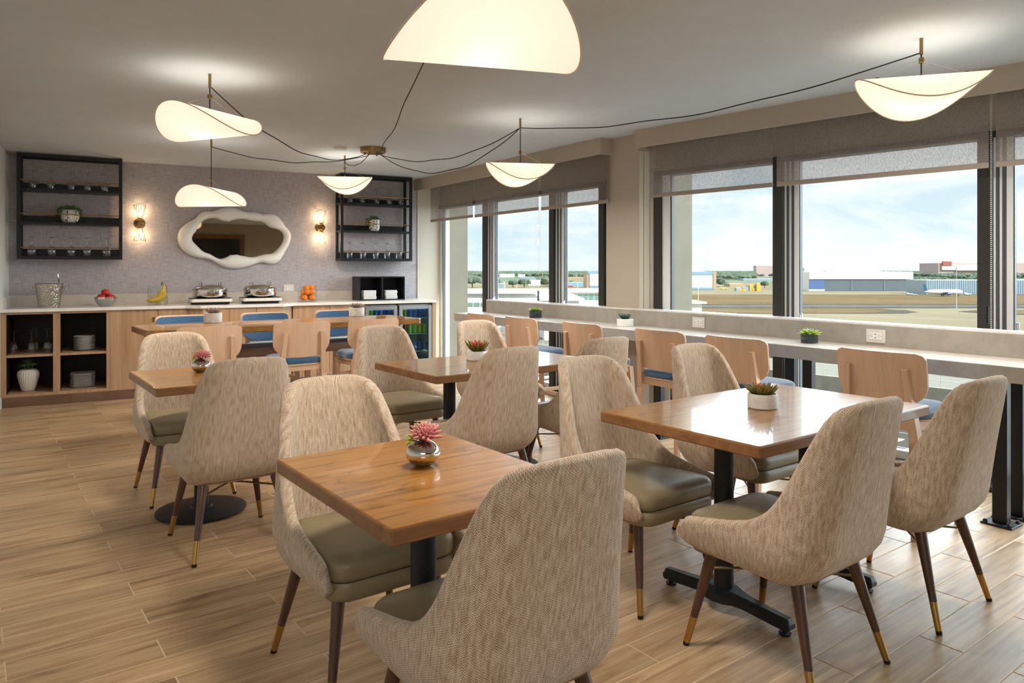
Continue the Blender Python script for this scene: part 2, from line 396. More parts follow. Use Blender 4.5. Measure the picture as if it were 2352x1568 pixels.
M['alu'] = base('pale_aluminium', '#E2E4E4', .4)
M['slate'] = base('slate_frame', '#50555A', .5)
M['pane'] = glass('window_glass', '#F4F8F8', .04)
M['thin'] = glass('clear_glass', '#F6F8FA', .24, .03)
M['jar_glass'] = glass('jar_glass', '#FBFCFC', .09, .01)
M['fridge_glass'] = glass('fridge_glass', '#CFE6E6', .15, .02)
M['concrete'] = noisy('exterior_concrete', '#68645A', '#6E6A5F', 3, rough=.95, spec=.1)
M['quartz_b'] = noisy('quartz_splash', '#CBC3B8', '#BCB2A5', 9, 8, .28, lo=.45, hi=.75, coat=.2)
M['quartz'] = noisy('quartz', '#A59E94', '#968E83', 9, 8, .28, bump=0, lo=.45, hi=.75, coat=.2)  # darker copy of the splash stone, with backlit shade put into its colour
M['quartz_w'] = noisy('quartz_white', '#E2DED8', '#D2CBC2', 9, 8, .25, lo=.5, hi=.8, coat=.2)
M['black_metal'] = noisy('black_powder_coat', '#15171A', '#1B1E22', 60, rough=.42, metal=.2)
M['cast_black'] = noisy('cast_black', '#121519', '#191D22', 60, rough=.5, metal=.1, bump=.1)
M['brass'] = base('brass', '#B8945A', .3, 1.0)
M['brass_d'] = base('aged_brass', '#9A7F52', .35, 1.0)
M['nickel'] = base('nickel', '#A9A49B', .3, 1.0)
M['rodm'] = base('stretcher_rod', '#8D7C5E', .3, 1.0)
M['fabric'] = fabric()
M['leather'] = noisy('olive_leather', '#83765B', '#8C7F64', 5, rough=.38, bump=.12, bscale=260, spec=.5, bdist=.002)
M['walnut'] = wood('walnut_leg', ('#3B241A', '#4C2F22', '#5D3B2B'), (22, 22, 1.5), .35, coat=.3, bump=.03)
M['rubber'] = base('black_rubber', '#101010', .7)
M['tabletop'] = wood('stained_oak_top', ('#5E3A16', '#94652C', '#A7783C'), (2.6, 46, 46), .3, coat=.45, ring=5.0, bump=.02, crough=.05, rf=.24)
M['tableedge'] = wood('stained_oak_edge', ('#6B4526', '#835A36', '#93693F'), (1.2, 20, 20), .5, coat=.1, ring=3.0, bump=.03)
M['beech'] = wood('beech', ('#C9A486', '#D3AF92', '#DAB89C'), (30, 30, 1.4), .45, coat=.1, ring=2.0, rf=.1, bump=.03)
M['blue'] = noisy('blue_upholstery', '#2D5275', '#3C6489', 160, rough=.85, bump=.15, sheen=.8, spec=.2)
M['cabinet'] = wood('cabinet_laminate', ('#977557', '#AD8B6B', '#BC9C7B'), (26, 26, 1.1), .5, ring=4.0, rf=.16, bump=.03)
M['cab_in'] = wood('dark_cabinet_lining', ('#1E1411', '#281B16', '#33241C'), (16, 16, .9), .6, ring=2.0, bump=.02)
M['kick'] = wood('kick_board', ('#5A4132', '#6E5341', '#7C6350'), (1.4, 12, 12), .5, ring=4.0, bump=.03)
M['gesso'] = noisy('white_plaster', '#E6E2DC', '#EDEAE4', 3, rough=.38, coat=.15)
M['mirror'] = base('mirror', '#C9BDA8', .02, 1.0)
M['shade'] = lampshade()
M['seam'] = base('shade_seam', '#DCCDB0', .7)
M['cord'] = base('black_cord', '#131517', .6)
M['bulb'] = base('glowing_bulb', '#FFE9C8', .5, emit='#FFC98A', es=6.0)
M['steel'] = base('polished_steel', '#D2CFCA', .12, 1.0)
M['steel_b'] = base('brushed_steel', '#C4C6C8', .32, 1.0)
M['silver'] = base('silver_vase', '#CFC9C0', .06, 1.0)
M['gold'] = base('gold_trim', '#C39A4A', .3, 1.0)
M['ceramic'] = base('white_ceramic', '#E9E7E2', .3, coat=.3)
M['stone_w'] = noisy('white_stone', '#D6D2CB', '#BDB4A9', 22, 6, .6, lo=.45, hi=.75)
M['stone_d'] = noisy('dark_marble', '#33373C', '#7A7F84', 14, 7, .4, lo=.5, hi=.8, stretch=(1, 1, 4))
M['plastic_w'] = base('white_plastic', '#D8D3CB', .4)
M['plastic_k'] = base('black_plastic', '#0E0F10', .35)
M['apple'] = noisy('red_apple', '#B01420', '#C93A30', 12, rough=.25, coat=.3)
M['banana'] = noisy('banana_skin', '#D9AE1E', '#E6C741', 14, rough=.45)
M['banana_t'] = base('banana_tip', '#5B4A1C', .7)
M['orange'] = noisy('orange_peel', '#E9780F', '#F08A1E', 30, rough=.4, bump=.2, bscale=160)
M['soil'] = noisy('potting_soil', '#2A231D', '#3B332A', 80, rough=1)
M['leaf_pink'] = leafmat('pink_leaf', '#84353C', '#D08A88'); M['leaf_lime'] = leafmat('lime_leaf', '#5E7F1E', '#C3DB4E')
M['leaf_red'] = leafmat('red_leaf', '#B23A2A', '#D85B44'); M['leaf_olive'] = leafmat('olive_leaf', '#4F5A22', '#83702F')
M['leaf_green'] = leafmat('green_leaf', '#3A5233', '#6F8A5C'); M['leaf_teal'] = leafmat('teal_leaf', '#2C4F45', '#4C7566')
M['leaf_mauve'] = leafmat('mauve_leaf', '#7D7468', '#A58078'); M['leaf_pale'] = leafmat('pale_leaf', '#6F8F5E', '#A5C48B'); M['leaf_dark'] = leafmat('dark_leaf', '#26361A', '#56703A')
M['grass'] = noisy('dry_grass', '#584C37', '#665540', .02, 8, .95, spec=0)
M['apron'] = noisy('airfield_concrete', '#6E6553', '#766D5A', .01, 8, .9, spec=0)
M['tarmac'] = noisy('tarmac', '#45423D', '#4E4B46', .05, 6, .9, spec=0)
M['white_line'] = base('white_marking', '#8A877E', .9, spec=0)
M['trees'] = noisy('woodland', '#3E4A3E', '#626C57', .03, 6, 1.0, spec=.05)
M['white_b'] = base('white_cladding', '#DADAD2', .7); M['sky_blue'] = base('pale_blue_cladding', '#7FA3B9', .7); M['tan_b'] = base('tan_cladding', '#B39C80', .8)
M['conc_l'] = noisy('pale_deck_concrete', '#9A9484', '#A59F8E', .8, rough=.95, spec=0)
M['navy'] = base('blue_cladding', '#4E6A9C', .7); M['dark_open'] = base('hangar_dark', '#5F6A72', .8); M['greyribs'] = base('grey_cladding', '#93A0A8', .6)
M['yellow'] = base('yellow_paint', '#C9A94A', .7); M['redp'] = base('red_paint', '#A5594E', .7); M['pinkw'] = base('pinkish_stand', '#BCA49F', .8)
M['teal_glass'] = base('teal_glazing', '#6E958C', .3); M['blue_p'] = base('airliner_blue', '#2E5C8E', .4)
M['tv'] = base('tv_screen', '#0A0A0B', .15); M['tvframe'] = wood('tv_surround', ('#5B3F25', '#6F4E30', '#7D5A39'), (14, 14, 1.2), .5)
M['dinner'] = base('dinnerware', '#E4E4E2', .25, coat=.3)
M['can_b'] = base('blue_can', '#2F5FA8', .3, .3); M['can_g'] = base('green_can', '#9DBB3C', .3, .2); M['can_y'] = base('yellow_label', '#D8BC3A', .5); M['can_r'] = base('red_can', '#B03A4A', .3, .2)
# ================================================================ SETTING
def poly(name, pts, z, m, flip=False, thick=.1):
    mb = MB(); n = len(pts)
    vs = [(x, y, z) for x, y in pts]+[(x, y, z+thick) for x, y in pts]
    fs = [tuple(range(n))[::-1], tuple(range(n, 2*n))]+[(i, (i+1) % n, n+(i+1) % n, n+i) for i in range(n)]
    mb.add(vs, fs); return struct(name, mb, m)
def fr(Mx, a, b, z=0): p = Mx @ Vector((a, b, z)); return (p.x, p.y)
LBN, RBN = 4.75, 5.30                                  # window planes, metres out along each bay's normal
PA = LB @ Vector((4.53, bayT(1393, 4.53, LB), 0)); PB = LB @ Vector((4.53, bayT(1467, 4.53, LB), 0)); PC = RB @ Vector((RBN, bayT(1506, RBN, RB), 0))
xr = bwx(958)                                          # where the linen ends on the back wall
T_RB1 = bayT(1506, RBN, RB); T_END = -7.2
room = [fr(BW, -.05, .0), fr(BW, -.05, -11.3), fr(RB, RBN, T_END), fr(RB, RBN, T_RB1), (PB.x+.1, PB.y+.35), fr(LB, LBN, bayT(1003, LBN, LB)), fr(BW, xr+.3, 0)]
# sub-floor (grout) and ceiling
poly('floor', room, -.10, M['grout'], thick=.1006)
rc = [fr(BW, -.2, .3), fr(BW, -.2, -11.5), fr(RB, RBN+.3, T_END), fr(RB, RBN+.3, T_RB1), (PB.x+.3, PB.y+.7), fr(LB, LBN+.3, bayT(1003, LBN, LB)+.2), fr(BW, xr+.5, .3)]
poly('ceiling', rc, CEIL, M['ceiling'], thick=.1)
# planks: 0.90 x 0.15 half-bond tiles laid along A
floor = bpy.data.objects['floor']
PL, PW, GAP, TH = .90, .15, .004, .006
pinv = Matrix.Rotation(R(-AXR), 4, 'Z')
def inside(pt, pl):
    x, y = pt; c = False; n = len(pl)
    for i in range(n):
        x1, y1 = pl[i]; x2, y2 = pl[(i+1) % n]
        if (y1 > y) != (y2 > y) and x < (x2-x1)*(y-y1)/(y2-y1)+x1: c = not c
    return c
RX = Matrix.Rotation(R(AXR), 4, 'Z')
org = pinv @ gp(280.6, 1311.4)                         # one joint read off the photograph
rl = [(pinv @ Vector((x, y, 0))) for x, y in room]
ux0, ux1 = min(p.x for p in rl), max(p.x for p in rl); vy0, vy1 = min(p.y for p in rl), max(p.y for p in rl)
def clip(poly_, pl):                                   # Sutherland-Hodgman: subject poly_ (plank) by convex-ish pieces of the room half planes
    return poly_
def seen(p):
    if p.y < .9: return False
    x = CX+F*p.x/p.y; y = HY+F*CH/p.y; return -60 < x < 2412 and y < 1640
cells = []
r0 = int((vy0-org.y)/PW)-1; r1 = int((vy1-org.y)/PW)+1
for r in range(r0, r1+1):
    v = org.y+r*PW; off = org.x+(PL/2 if r % 2 else 0)
    k0 = int((ux0-off)/PL)-1; k1 = int((ux1-off)/PL)+1
    for k in range(k0, k1+1):
        u = off+k*PL; cs = [(u+GAP/2, v+GAP/2), (u+PL-GAP/2, v+GAP/2), (u+PL-GAP/2, v+PW-GAP/2), (u+GAP/2, v+PW-GAP/2)]
        ws = [RX @ Vector((a, b, 0)) for a, b in cs]; ctr = RX @ Vector((u+PL/2, v+PW/2, 0))
        ins = [inside((w.x, w.y), room) for w in ws]
        if not any(ins) and not inside((ctr.x, ctr.y), room): continue
        sn = any(seen(w) for w in ws) or seen(ctr)
        cells.append((u, v, all(ins), sn, ctr))
def plank_mesh(w, d):
    mb = MB(); mb.bbox(0, w-GAP, 0, d-GAP, -TH, 0, .0018); return mb
shared = plank_mesh(PL, PW).mesh('floor_plank', M['plank'])
# free area of floor that nothing hides: keep the 300 that show largest as parts
vis = sorted([c for c in cells if c[3] and c[2]], key=lambda c: c[4].y)
hid = []
single = vis[:300]
for (u, v, a, s, c) in single:
    o = link('floor_plank', shared); o.parent = floor; o.matrix_basis = RX @ Matrix.Translation((u+GAP/2, v+GAP/2, TH-.004)); kid(o, floor)
mb = MB()
ids = set(id(c) for c in single)
def clip_half(P, a, n):                                # keep points with (p-a).n <= 0
    out_ = []
    for i in range(len(P)):
        p, q = P[i], P[(i+1) % len(P)]; dp, dq = (p-a).dot(n), (q-a).dot(n)
        if dp <= 0: out_.append(p)
        if (dp < 0) != (dq < 0) and dp != dq: out_.append(p+(q-p)*(dp/(dp-dq)))
    return out_
wallc = [(BW @ Vector((0, -.02, 0)), BW.to_3x3() @ Vector((0, 1, 0))), (BW @ Vector((0, 0, 0)), BW.to_3x3() @ Vector((-1, 0, 0)))]
for c in cells:
    if id(c) in ids: continue
    u, v = c[0], c[1]
    P = [RX @ Vector((a, b, 0)) for a, b in ((u+GAP/2, v+GAP/2), (u+PL-GAP/2, v+GAP/2), (u+PL-GAP/2, v+PW-GAP/2), (u+GAP/2, v+PW-GAP/2))]
    for a, n in wallc: P = clip_half(P, a, n) if P else P
    if len(P) < 3: continue
    n = len(P); mb.add([(p.x, p.y, -.004) for p in P]+[(p.x, p.y, TH-.004) for p in P], [tuple(range(n, 2*n))]+[(i, (i+1) % n, n+(i+1) % n, n+i) for i in range(n)])
# joined rest: local axes turned so the grain runs along x
inv = RX.inverted(); mb.v = [tuple(inv @ Vector(p)) for p in mb.v]
o = mb.build('far_floor_planks', M['plank_i'], floor, M=RX); tag(o, kind='stuff')
ZF = .002                                              # walking surface

# back wall
mb = MB().box(-.05, xr, 0, .15, 0, CEIL); struct('wall_back', mb, M['linen'], BW)
mb = MB().box(xr, xr+.42, -.012, .15, 0, CEIL); struct('wall_back_return', mb, M['cream'], BW)
mb = MB().box(-.2, -.0, -11.4, .15, 0, CEIL); struct('wall_left', mb, M['trimwhite'], BW)
mb = MB().box(0, .012, -11.3, -.0, 0, .1); struct('baseboard_left', mb, M['trimwhite'], BW)
mb = MB().box(-.2, 9.5, -11.45, -11.3, 0, CEIL); struct('wall_rear', mb, M['beige_wall'], BW)
# pier between the two bays
pp = [(PA.x, PA.y), (PB.x, PB.y), (PC.x, PC.y), (PC.x+.5, PC.y+.45), (PA.x+.25, PA.y+.8)]
nA = LB.to_3x3() @ Vector((1, 0, 0)); PD = PA+nA*.3; PE = PC+(RB.to_3x3() @ Vector((1, 0, 0)))*.25
poly('wall_right_pier', [(PA.x, PA.y), (PB.x, PB.y), (PC.x, PC.y), (PE.x, PE.y), (PD.x, PD.y)], 0, M['taupe'], thick=CEIL)
# the lit casing strips on the pier's window side
mb = MB()
for k, (a, b) in enumerate(((.02, .27), (.30, .62), (.65, .97))):
    p = PB.lerp(PC, a); q = PB.lerp(PC, b); t = (q-p).normalized(); nn = Vector((t.y, -t.x, 0))*(.006+.004*(k % 2))
    mb.add([(p.x, p.y, 0), (q.x, q.y, 0), (q.x+nn.x, q.y+nn.y, 0), (p.x+nn.x, p.y+nn.y, 0), (p.x, p.y, 2.4), (q.x, q.y, 2.4), (q.x+nn.x, q.y+nn.y, 2.4), (p.x+nn.x, p.y+nn.y, 2.4)],
           [(0,3,2,1),(4,5,6,7),(0,1,5,4),(1,2,6,5),(2,3,7,6),(3,0,4,7)])
struct('trim_pier', mb, M['cream'])
HEAD = 2.215
# ---------- window walls: header, frames, mullions, panes
TL0 = bayT(1393, LBN, LB)-.1; TL1 = bayT(1003, LBN, LB)
mb = MB().box(LBN, LBN+.25, TL0, TL1+.3, HEAD, CEIL); struct('wall_right_header', mb, M['taupe'], LB)
mb = MB().box(RBN, RBN+.25, T_END, T_RB1, HEAD, CEIL); struct('wall_front_header', mb, M['taupe'], RB)
mb = MB().box(LBN-.02, LBN+.2, TL1-.005, TL1+.3, 0, HEAD); struct('wall_right_end', mb, M['cream'], LB)
win_n = [0]
def mullion(mb_d, mb_a, mb_s, Nn, T, w, kind='full'):
    """dark inner post, slender pale sash stiles, slate outer edge; T = near (right) edge, goes to T+w"""
    mb_d.box(Nn-.03, Nn+.05, T+w*.58, T+w, .0, HEAD)
    mb_a.box(Nn+.0, Nn+.06, T+w*.50, T+w*.56, .02, HEAD); mb_s.box(Nn+.01, Nn+.05, T+w*.42, T+w*.50, .02, HEAD)
    mb_a.box(Nn+.02, Nn+.08, T+w*.34, T+w*.41, .02, HEAD); mb_s.box(Nn+.03, Nn+.07, T+w*.22, T+w*.34, .02, HEAD)
    mb_a.box(Nn+.03, Nn+.09, T+w*.04, T+w*.22, .02, HEAD); mb_s.box(Nn+.04, Nn+.08, T, T+w*.04, .02, HEAD)
def window(Mx, Nn, T0, T1, dark_l=True, first=False):
    """one glazed opening between T0 (nearer) and T1 (farther): frame object with sash, glass and rails as parts"""
    win_n[0] += 1; root = link('window_%d' % win_n[0], None, M=Mx); tag(root, kind='structure')
    d, a, s = MB(), MB(), MB()
    d.box(Nn-.04, Nn+.10, T0, T1, .0, .055); d.box(Nn-.02, Nn+.1, T0, T1, HEAD-.04, HEAD)
    a.box(Nn+.02, Nn+.08, T0, T1, .055, .11)
    w = .185
    if first:                                          # slim starter frame at the far end of a bay
        d.box(Nn-.03, Nn+.03, T1-.07, T1, 0, HEAD); a.box(Nn+.0, Nn+.06, T1-.15, T1-.07, .02, HEAD); s.box(Nn+.01, Nn+.05, T1-.165, T1-.15, .02, HEAD)
    mullion(d, a, s, Nn, T0, w)
    d.build('dark_frame', M['bronze'], root); a.build('sash', M['alu'], root); s.build('sash_edge', M['slate'], root)
    g = MB().box(Nn+.045, Nn+.051, T0+.02, T1, .1, HEAD-.03); g.build('pane', M['pane'], root)
    h = MB().box(Nn+.005, Nn+.02, T0-.03, T0-.01, .92, 1.02); h.box(Nn-.01, Nn+.01, T0-.026, T0-.014, .93, 1.01); h.build('latch', M['steel_b'], root)
    return root
def cols(Mx, Nn, xs): return [bayT(x, Nn, Mx) for x in xs]
TLa, TLb, TLc = bayT(1131, LBN, LB), bayT(1290, LBN, LB), TL0
window(LB, LBN, TLa, TL1, first=True); window(LB, LBN, TLb, TLa); window(LB, LBN, TLc, TLb)
ts = [T_RB1, bayT(1832, RBN, RB), bayT(2327, RBN, RB)]
while ts[-1] > T_END+1.6: ts.append(ts[-1]-1.62)
ts.append(T_END)
for i in range(len(ts)-1): window(RB, RBN, ts[i+1], ts[i], first=(i == 0))
mb = MB().box(RBN-.2, RBN-.04, T_END, T_RB1-.02, 0, .028); struct('trim_track', mb, M['bronze'], RB)
# valances
VL0, VL1 = bayT(1379, 4.383, LB), bayT(953, 4.383, LB)
mb = MB().box(4.383, 4.403, VL0, VL1+.02, 2.405, CEIL); mb.box(4.403, 4.60, VL0, VL0+.02, 2.405, CEIL); struct('trim_valance_left_bay', mb, M['taupe'], LB)
VR = bayT(1459, 5.03, RB)
mb = MB().box(5.03, 5.05, T_END, VR, 2.40, CEIL); mb.box(5.05, 5.24, VR-.02, VR, 2.40, CEIL); struct('trim_valance_right_bay', mb, M['taupe'], RB)
# ---------- roller blinds
def blind(Mx, Nn, Ta, Tb, zb, label, chain=None, far=0):
    t = thing('roller_blind', label, 'blind', Mx @ Matrix.Translation((Nn, (Ta+Tb)/2, 0)), 'roller blinds behind the valances'); h = abs(Tb-Ta)/2
    MB().box(0, .0015, -h, h, zb+.032, 2.50).build('shade_fabric', M['screen'], t)
    MB().bbox(-.004, .006, -h, h, zb, zb+.034, .003).build('hem_bar', M['shade_bar'], t)
    MB().rod((.02, -h, 2.49), (.02, h, 2.49), .02, n=10).build('roller_tube', M['alu'], t)
    if chain:
        b = MB(); T = -h-.012 if chain < 0 else h+.012
        for dx in (-.01, .012):
            for k in range(int((2.40-.92)/.012)): b.sphere((dx, T, 2.40-k*.012), .0032, 5, 3)
        b.build('bead_chain', M['plastic_w'], t); MB().bbox(-.006, .012, T+.012, T+.028, 1.02, 1.13, .003).build('chain_tensioner', M['plastic_k'], t)
    return t
def bl(Mx, Nn, xa, xb): return bayT(xb, Nn, Mx), bayT(xa, Nn, Mx)
a, b = bl(LB, 4.50, 989, 1086); blind(LB, 4.50, a, b, 1.975, 'narrow grey roller blind half down, farthest, next to the back wall')
a, b = bl(LB, 4.50, 1090.5, 1237); blind(LB, 4.50, a, b, 1.972, 'grey roller blind in the middle of the far window bay, behind a pendant', chain=-1)
a, b = bl(LB, 4.50, 1243, 1397); blind(LB, 4.50, a, b, 1.965, 'grey roller blind beside the left side of the beige pier')
a, b = bl(RB, 5.10, 1494, 1775); blind(RB, 5.10, a, b, 1.965, 'grey roller blind on the right of the beige pier, first of the near bay')
a, b = bl(RB, 5.10, 1784, 2271); blind(RB, 5.10, a, b, 1.965, 'widest grey roller blind, behind the pendant at upper right', chain=-1)
b = bayT(2288, 5.10, RB); blind(RB, 5.10, b-1.55, b, 1.965, 'grey roller blind cut off by the right edge of the picture')
for k in range(3): blind(RB, 5.10, b-1.6*(k+2)+.03, b-1.6*(k+1)-.02, 1.965, 'grey roller blind farther along the window wall outside the picture, %s beyond its right edge' % ('first', 'second', 'third')[k])
# outside concrete fins at the bay ends
def fin(Mx, Nn, xa, xb, dn, dep, label):
    mb = MB().bbox(xa, xb, dn, dn+.5, -4, 6, .01); o = mb.build('concrete_column', M['concrete'], None, M=Mx); tag(o, label, 'column')
fin(LB, LBN, 4.92, 5.30, 8.95, 0, 'beige concrete column outside the farthest window pane')
fin(RB, RBN, 5.47, 6.01, 3.97, 0, 'beige concrete column outside the window right of the pier')
# building edge slab outside the windows
struct('trim_facade_slab', MB().box(LBN+.1, LBN+.5, TL0, TL1+.6, -.6, .0), M['concrete'], LB)
struct('trim_facade_slab_near', MB().box(RBN+.1, RBN+.35, T_END, T_RB1, -.6, .0), M['concrete'], RB)

# ================================================================ BAR COUNTER ALONG THE WINDOWS
BT = .86
BL, BR = 7.05, -.6                                      # far (left) and near (right) ends
bar = thing('window_counter', 'long pale stone counter running under the windows with an upstand', 'counter', BAR)
MB().bbox(4.166, 4.575, BR, BL, BT-.03, BT, .003).build('counter_top', M['quartz_w'], bar)
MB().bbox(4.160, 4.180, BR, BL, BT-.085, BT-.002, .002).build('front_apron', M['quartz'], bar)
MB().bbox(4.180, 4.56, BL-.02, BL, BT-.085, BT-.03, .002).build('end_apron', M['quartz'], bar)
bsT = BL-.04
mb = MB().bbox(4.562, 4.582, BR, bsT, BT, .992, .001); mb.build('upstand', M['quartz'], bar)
MB().bbox(4.562, 4.70, BR, bsT, .992, 1.004, .001).build('ledge', M['quartz_w'], bar)
mb = MB(); n = 0
def post_pair(T):
    m1 = MB().bbox(4.30, 4.35, T-.035, T+.035, .01, BT-.08, .002); m1.bbox(4.50, 4.55, T-.035, T+.035, .01, BT-.08, .002)
    for x in (4.325, 4.525):
        q = MB().bbox(x-.025, x+.025, T-.035, T+.035, .012, BT-.06, .002); o = q.build('post', M['black_metal'], bar)
        q = MB().bbox(x-.07, x+.07, T-.075, T+.075, .002, .012, .002)
        for sx in (-1, 1):
            for sy in (-1, 1): q.sphere((x+sx*.052, T+sy*.057, .016), .012, 8, 5)
        f = q.build('foot_plate', M['cast_black'], o); KIDS.setdefault(o.name, [])
for xp, yy in ((2300, 1211),): T0 = (BAR.inverted() @ gp(xp, yy)).y
Tm = (BAR.inverted() @ Vector((0, 0, 0))).y
def barT(x, Nn=4.325): return bayT(x, Nn, BAR)
for T in (barT(2300), barT(1818), barT(1515), barT(1301)): post_pair(T)
# ================================================================ BUFFET
CT = .961
buf = thing('buffet_worktop', 'white stone worktop running along the back wall with a low splashback', 'worktop', BW)
Xa, Xb, Xc, Xd = bwx(426, -.66), bwx(461, -.78), bwx(652, -.78), bwx(652, -.78)+.14
Xe = bwx(1004, -.66)
def wt(x0, x1, pts):
    pass
outl = [(0, -.66), (Xa, -.66), (Xb, -.78), (Xc, -.78), (Xd, -.66), (Xe, -.66), (Xe, -.01), (0, -.01)]
MB().slab(outl, [(.002, CT-.032), (0, CT-.03), (0, CT-.002), (.002, CT)]).build('stone_top', M['quartz_w'], buf)
MB().bbox(0.0, Xe-.3, -.022, -.001, CT, 1.077, .001).build('splashback', M['quartz_b'], buf)
MB().bbox(0.0, .02, -.66, -.022, CT, 1.077, .001).build('side_splashback', M['quartz_w'], buf)
FY = -.63; KZ = .096
def X(px): return bwx(px, FY)
# open shelf unit
x0, x1, x2 = 0.0, (X(126)+X(134))/2, X(252)
un = thing('open_shelf_unit', 'open wooden shelf unit with dark lining, left end of the buffet', 'cabinet', BW)
mb = MB(); pw = .02
mb.bbox(x0+.001, x0+.045, FY, -.02, KZ, CT-.034, .001)
mb.bbox(x2-.03, x2, FY, -.02, KZ, CT-.034, .001); mb.bbox(x0+.045, x2-.03, FY, -.02, KZ, KZ+.03, .001)
mb.bbox(x0+.045, x2-.03, FY, -.02, CT-.055, CT-.034, .001); mb.build('carcass', M['cabinet'], un)
MB().bbox(x1-.03, x1+.03, FY-.001, -.03, KZ+.03, CT-.055, .001).build('divider', M['cabinet'], un)
SZ = KZ+.40
for a_, b_ in ((x0+.045, x1-.03), (x1+.03, x2-.03)):
    MB().bbox(a_, b_, FY+.01, -.03, SZ-.012, SZ+.012, .001).build('shelf', M['cabinet'], un)
MB().box(x0+.045, x2-.03, -.04, -.03, KZ+.03, CT-.055).build('back_panel', M['cab_in'], un)
lin_ = MB()
for a_ in (x0+.046, x1-.031, x1+.031, x2-.031): lin_.box(a_-.0008, a_+.0008, FY+.02, -.04, KZ+.031, CT-.056)
lin_.build('side_lining', M['cab_in'], un)
def door_unit(xa, xb, fy, label, split=True, hz=.84):
    c = thing('base_cabinet', label, 'cabinet', BW); MB().box(xa+.002, xb-.002, fy+.02, -.02, KZ, CT-.034).build('carcass', M['cabinet'], c)
    xm = (xa+xb)/2
    for k, (p, q, hx) in enumerate(((xa, xm, xm-.03), (xm, xb, xm+.03)) if split else ((xa, xb, xb-.03),)):
        dd = MB().bbox(p+.002, q-.002, fy, fy+.018, KZ, CT-.036, .001).build('door', M['cabinet'], c)
        h = MB().bbox(hx-.008, hx+.008, fy-.022, fy, hz-.03, hz+.012, .003).build('handle', M['brass_d'], dd)
    return c
xl1, xl3 = X(252), X(430)
xl2 = X(363)
c = thing('base_cabinet', 'wooden cabinet with plain doors beside the open shelves, yellow fruit jar above it', 'cabinet', BW)
MB().box(xl1+.002, xl3-.002, FY+.02, -.02, KZ, CT-.034).build('carcass', M['cabinet'], c)
for p, q, hx in ((xl1, xl2, xl2-.04), (xl2, xl3, xl2+.04)):
    dd = MB().bbox(p+.002, q-.002, FY, FY+.018, KZ, CT-.036, .001).build('door', M['cabinet'], c)
    MB().bbox(hx-.012, hx+.012, FY-.022, FY, .80, .845, .003).build('handle', M['brass_d'], dd)
# bow front
c = thing('bow_front_cabinet', 'projecting wooden cabinet section under the two chafing dishes', 'cabinet', BW)
ol = [(Xa+.02, -.62), (Xb+.015, -.745), (Xc-.015, -.745), (Xd-.02, -.62), (Xd-.02, -.02), (Xa+.02, -.02)]
MB().slab(ol, [(0, .0), (0, CT-.034)]).build('carcass', M['cabinet'], c)
for k in range(3):
    p = Xb+.02+(Xc-Xb-.04)*k/3; q = Xb+.02+(Xc-Xb-.04)*(k+1)/3
    MB().bbox(p+.002, q-.002, -.763, -.746, KZ, CT-.036, .001).build('door', M['cabinet'], c)
door_unit(Xd-.01, X(838), FY, 'wooden base cabinet between the chafing dishes and the drinks fridges')
mb = MB().box(0.0, Xa+.02, FY-.012, FY+.01, 0, KZ); mb.box(Xd-.02, X(838), FY-.012, FY+.01, 0, KZ); struct('baseboard_buffet', mb, M['kick'], BW)  # reddish plank brown, made darker to put toe-kick shade into the colour
# drinks fridges
def fridge(pa, pb, label, fill):
    xa, xb = X(pa), X(pb); c = thing('drinks_fridge', label, 'fridge', BW); zt = CT-.05
    mb = MB().box(xa+.004, xa+.02, FY+.05, -.03, .03, zt); mb.box(xb-.02, xb-.004, FY+.05, -.03, .03, zt); mb.box(xa+.004, xb-.004, -.06, -.03, .03, zt)
    mb.box(xa+.004, xb-.004, FY+.05, -.03, zt-.02, zt); mb.box(xa+.004, xb-.004, FY+.05, -.03, .03, .12); mb.build('body', M['steel_b'], c)
    fw = .045; z0, z1 = .11, zt-.01
    d = MB().bbox(xa+.006, xa+.006+fw, FY, FY+.045, z0, z1, .003); d.bbox(xb-.006-fw, xb-.006, FY, FY+.045, z0, z1, .003)
    d.bbox(xa+.006+fw, xb-.006-fw, FY, FY+.045, z1-fw, z1, .003); d.bbox(xa+.006+fw, xb-.006-fw, FY, FY+.045, z0, z0+fw, .003)
    dd = d.build('door', M['steel_b'], c)
    MB().box(xa+.006+fw, xb-.006-fw, FY+.02, FY+.026, z0+fw, z1-fw).build('glass', M['fridge_glass'], dd)
    side = 1 if pa < 870 else -1; hx = xb-.03 if side > 0 else xa+.03
    MB().rod((hx, FY-.03, .66), (hx, FY-.03, .78), .008).rod((hx, FY-.03, .67), (hx, FY, .67), .005).rod((hx, FY-.03, .77), (hx, FY, .77), .005).build('handle', M['steel'], dd)
    for z in (.36, .58, .78)[:3]:
        s = MB()
        for k in range(12): s.rod((xa+.03+(xb-xa-.06)*k/11, FY+.06, z-.045), (xa+.03+(xb-xa-.06)*k/11, -.07, z-.045), .0025, n=5)
        s.rod((xa+.022, FY+.07, z-.045), (xb-.022, FY+.07, z-.045), .004, n=6); s.build('wire_shelf', M['alu'], c)
    MB().box(xa+.02, xb-.02, FY+.16, FY+.2, zt-.03, zt-.022).build('lamp_strip', base('fridge_led', '#FFFFFF', emit='#E6F6FF', es=6), c)
    return xa, xb
fridge_x = [fridge(838, 914, 'glass-door drinks fridge on the left of the pair, partly behind a stool', 0), fridge(916, 993, 'glass-door drinks fridge at the right end of the buffet', 1)]
mb = MB().bbox(X(993)+.002, X(993)+.05, FY, -.02, 0, CT-.034, .001); o = mb.build('end_panel', M['cabinet'], None, M=BW); tag(o, 'narrow wooden end panel beside the right drinks fridge', 'panel')
mb = MB().box(X(838), X(993), FY+.03, FY+.05, 0, .1); struct('baseboard_fridges', mb, M['black_metal'], BW)
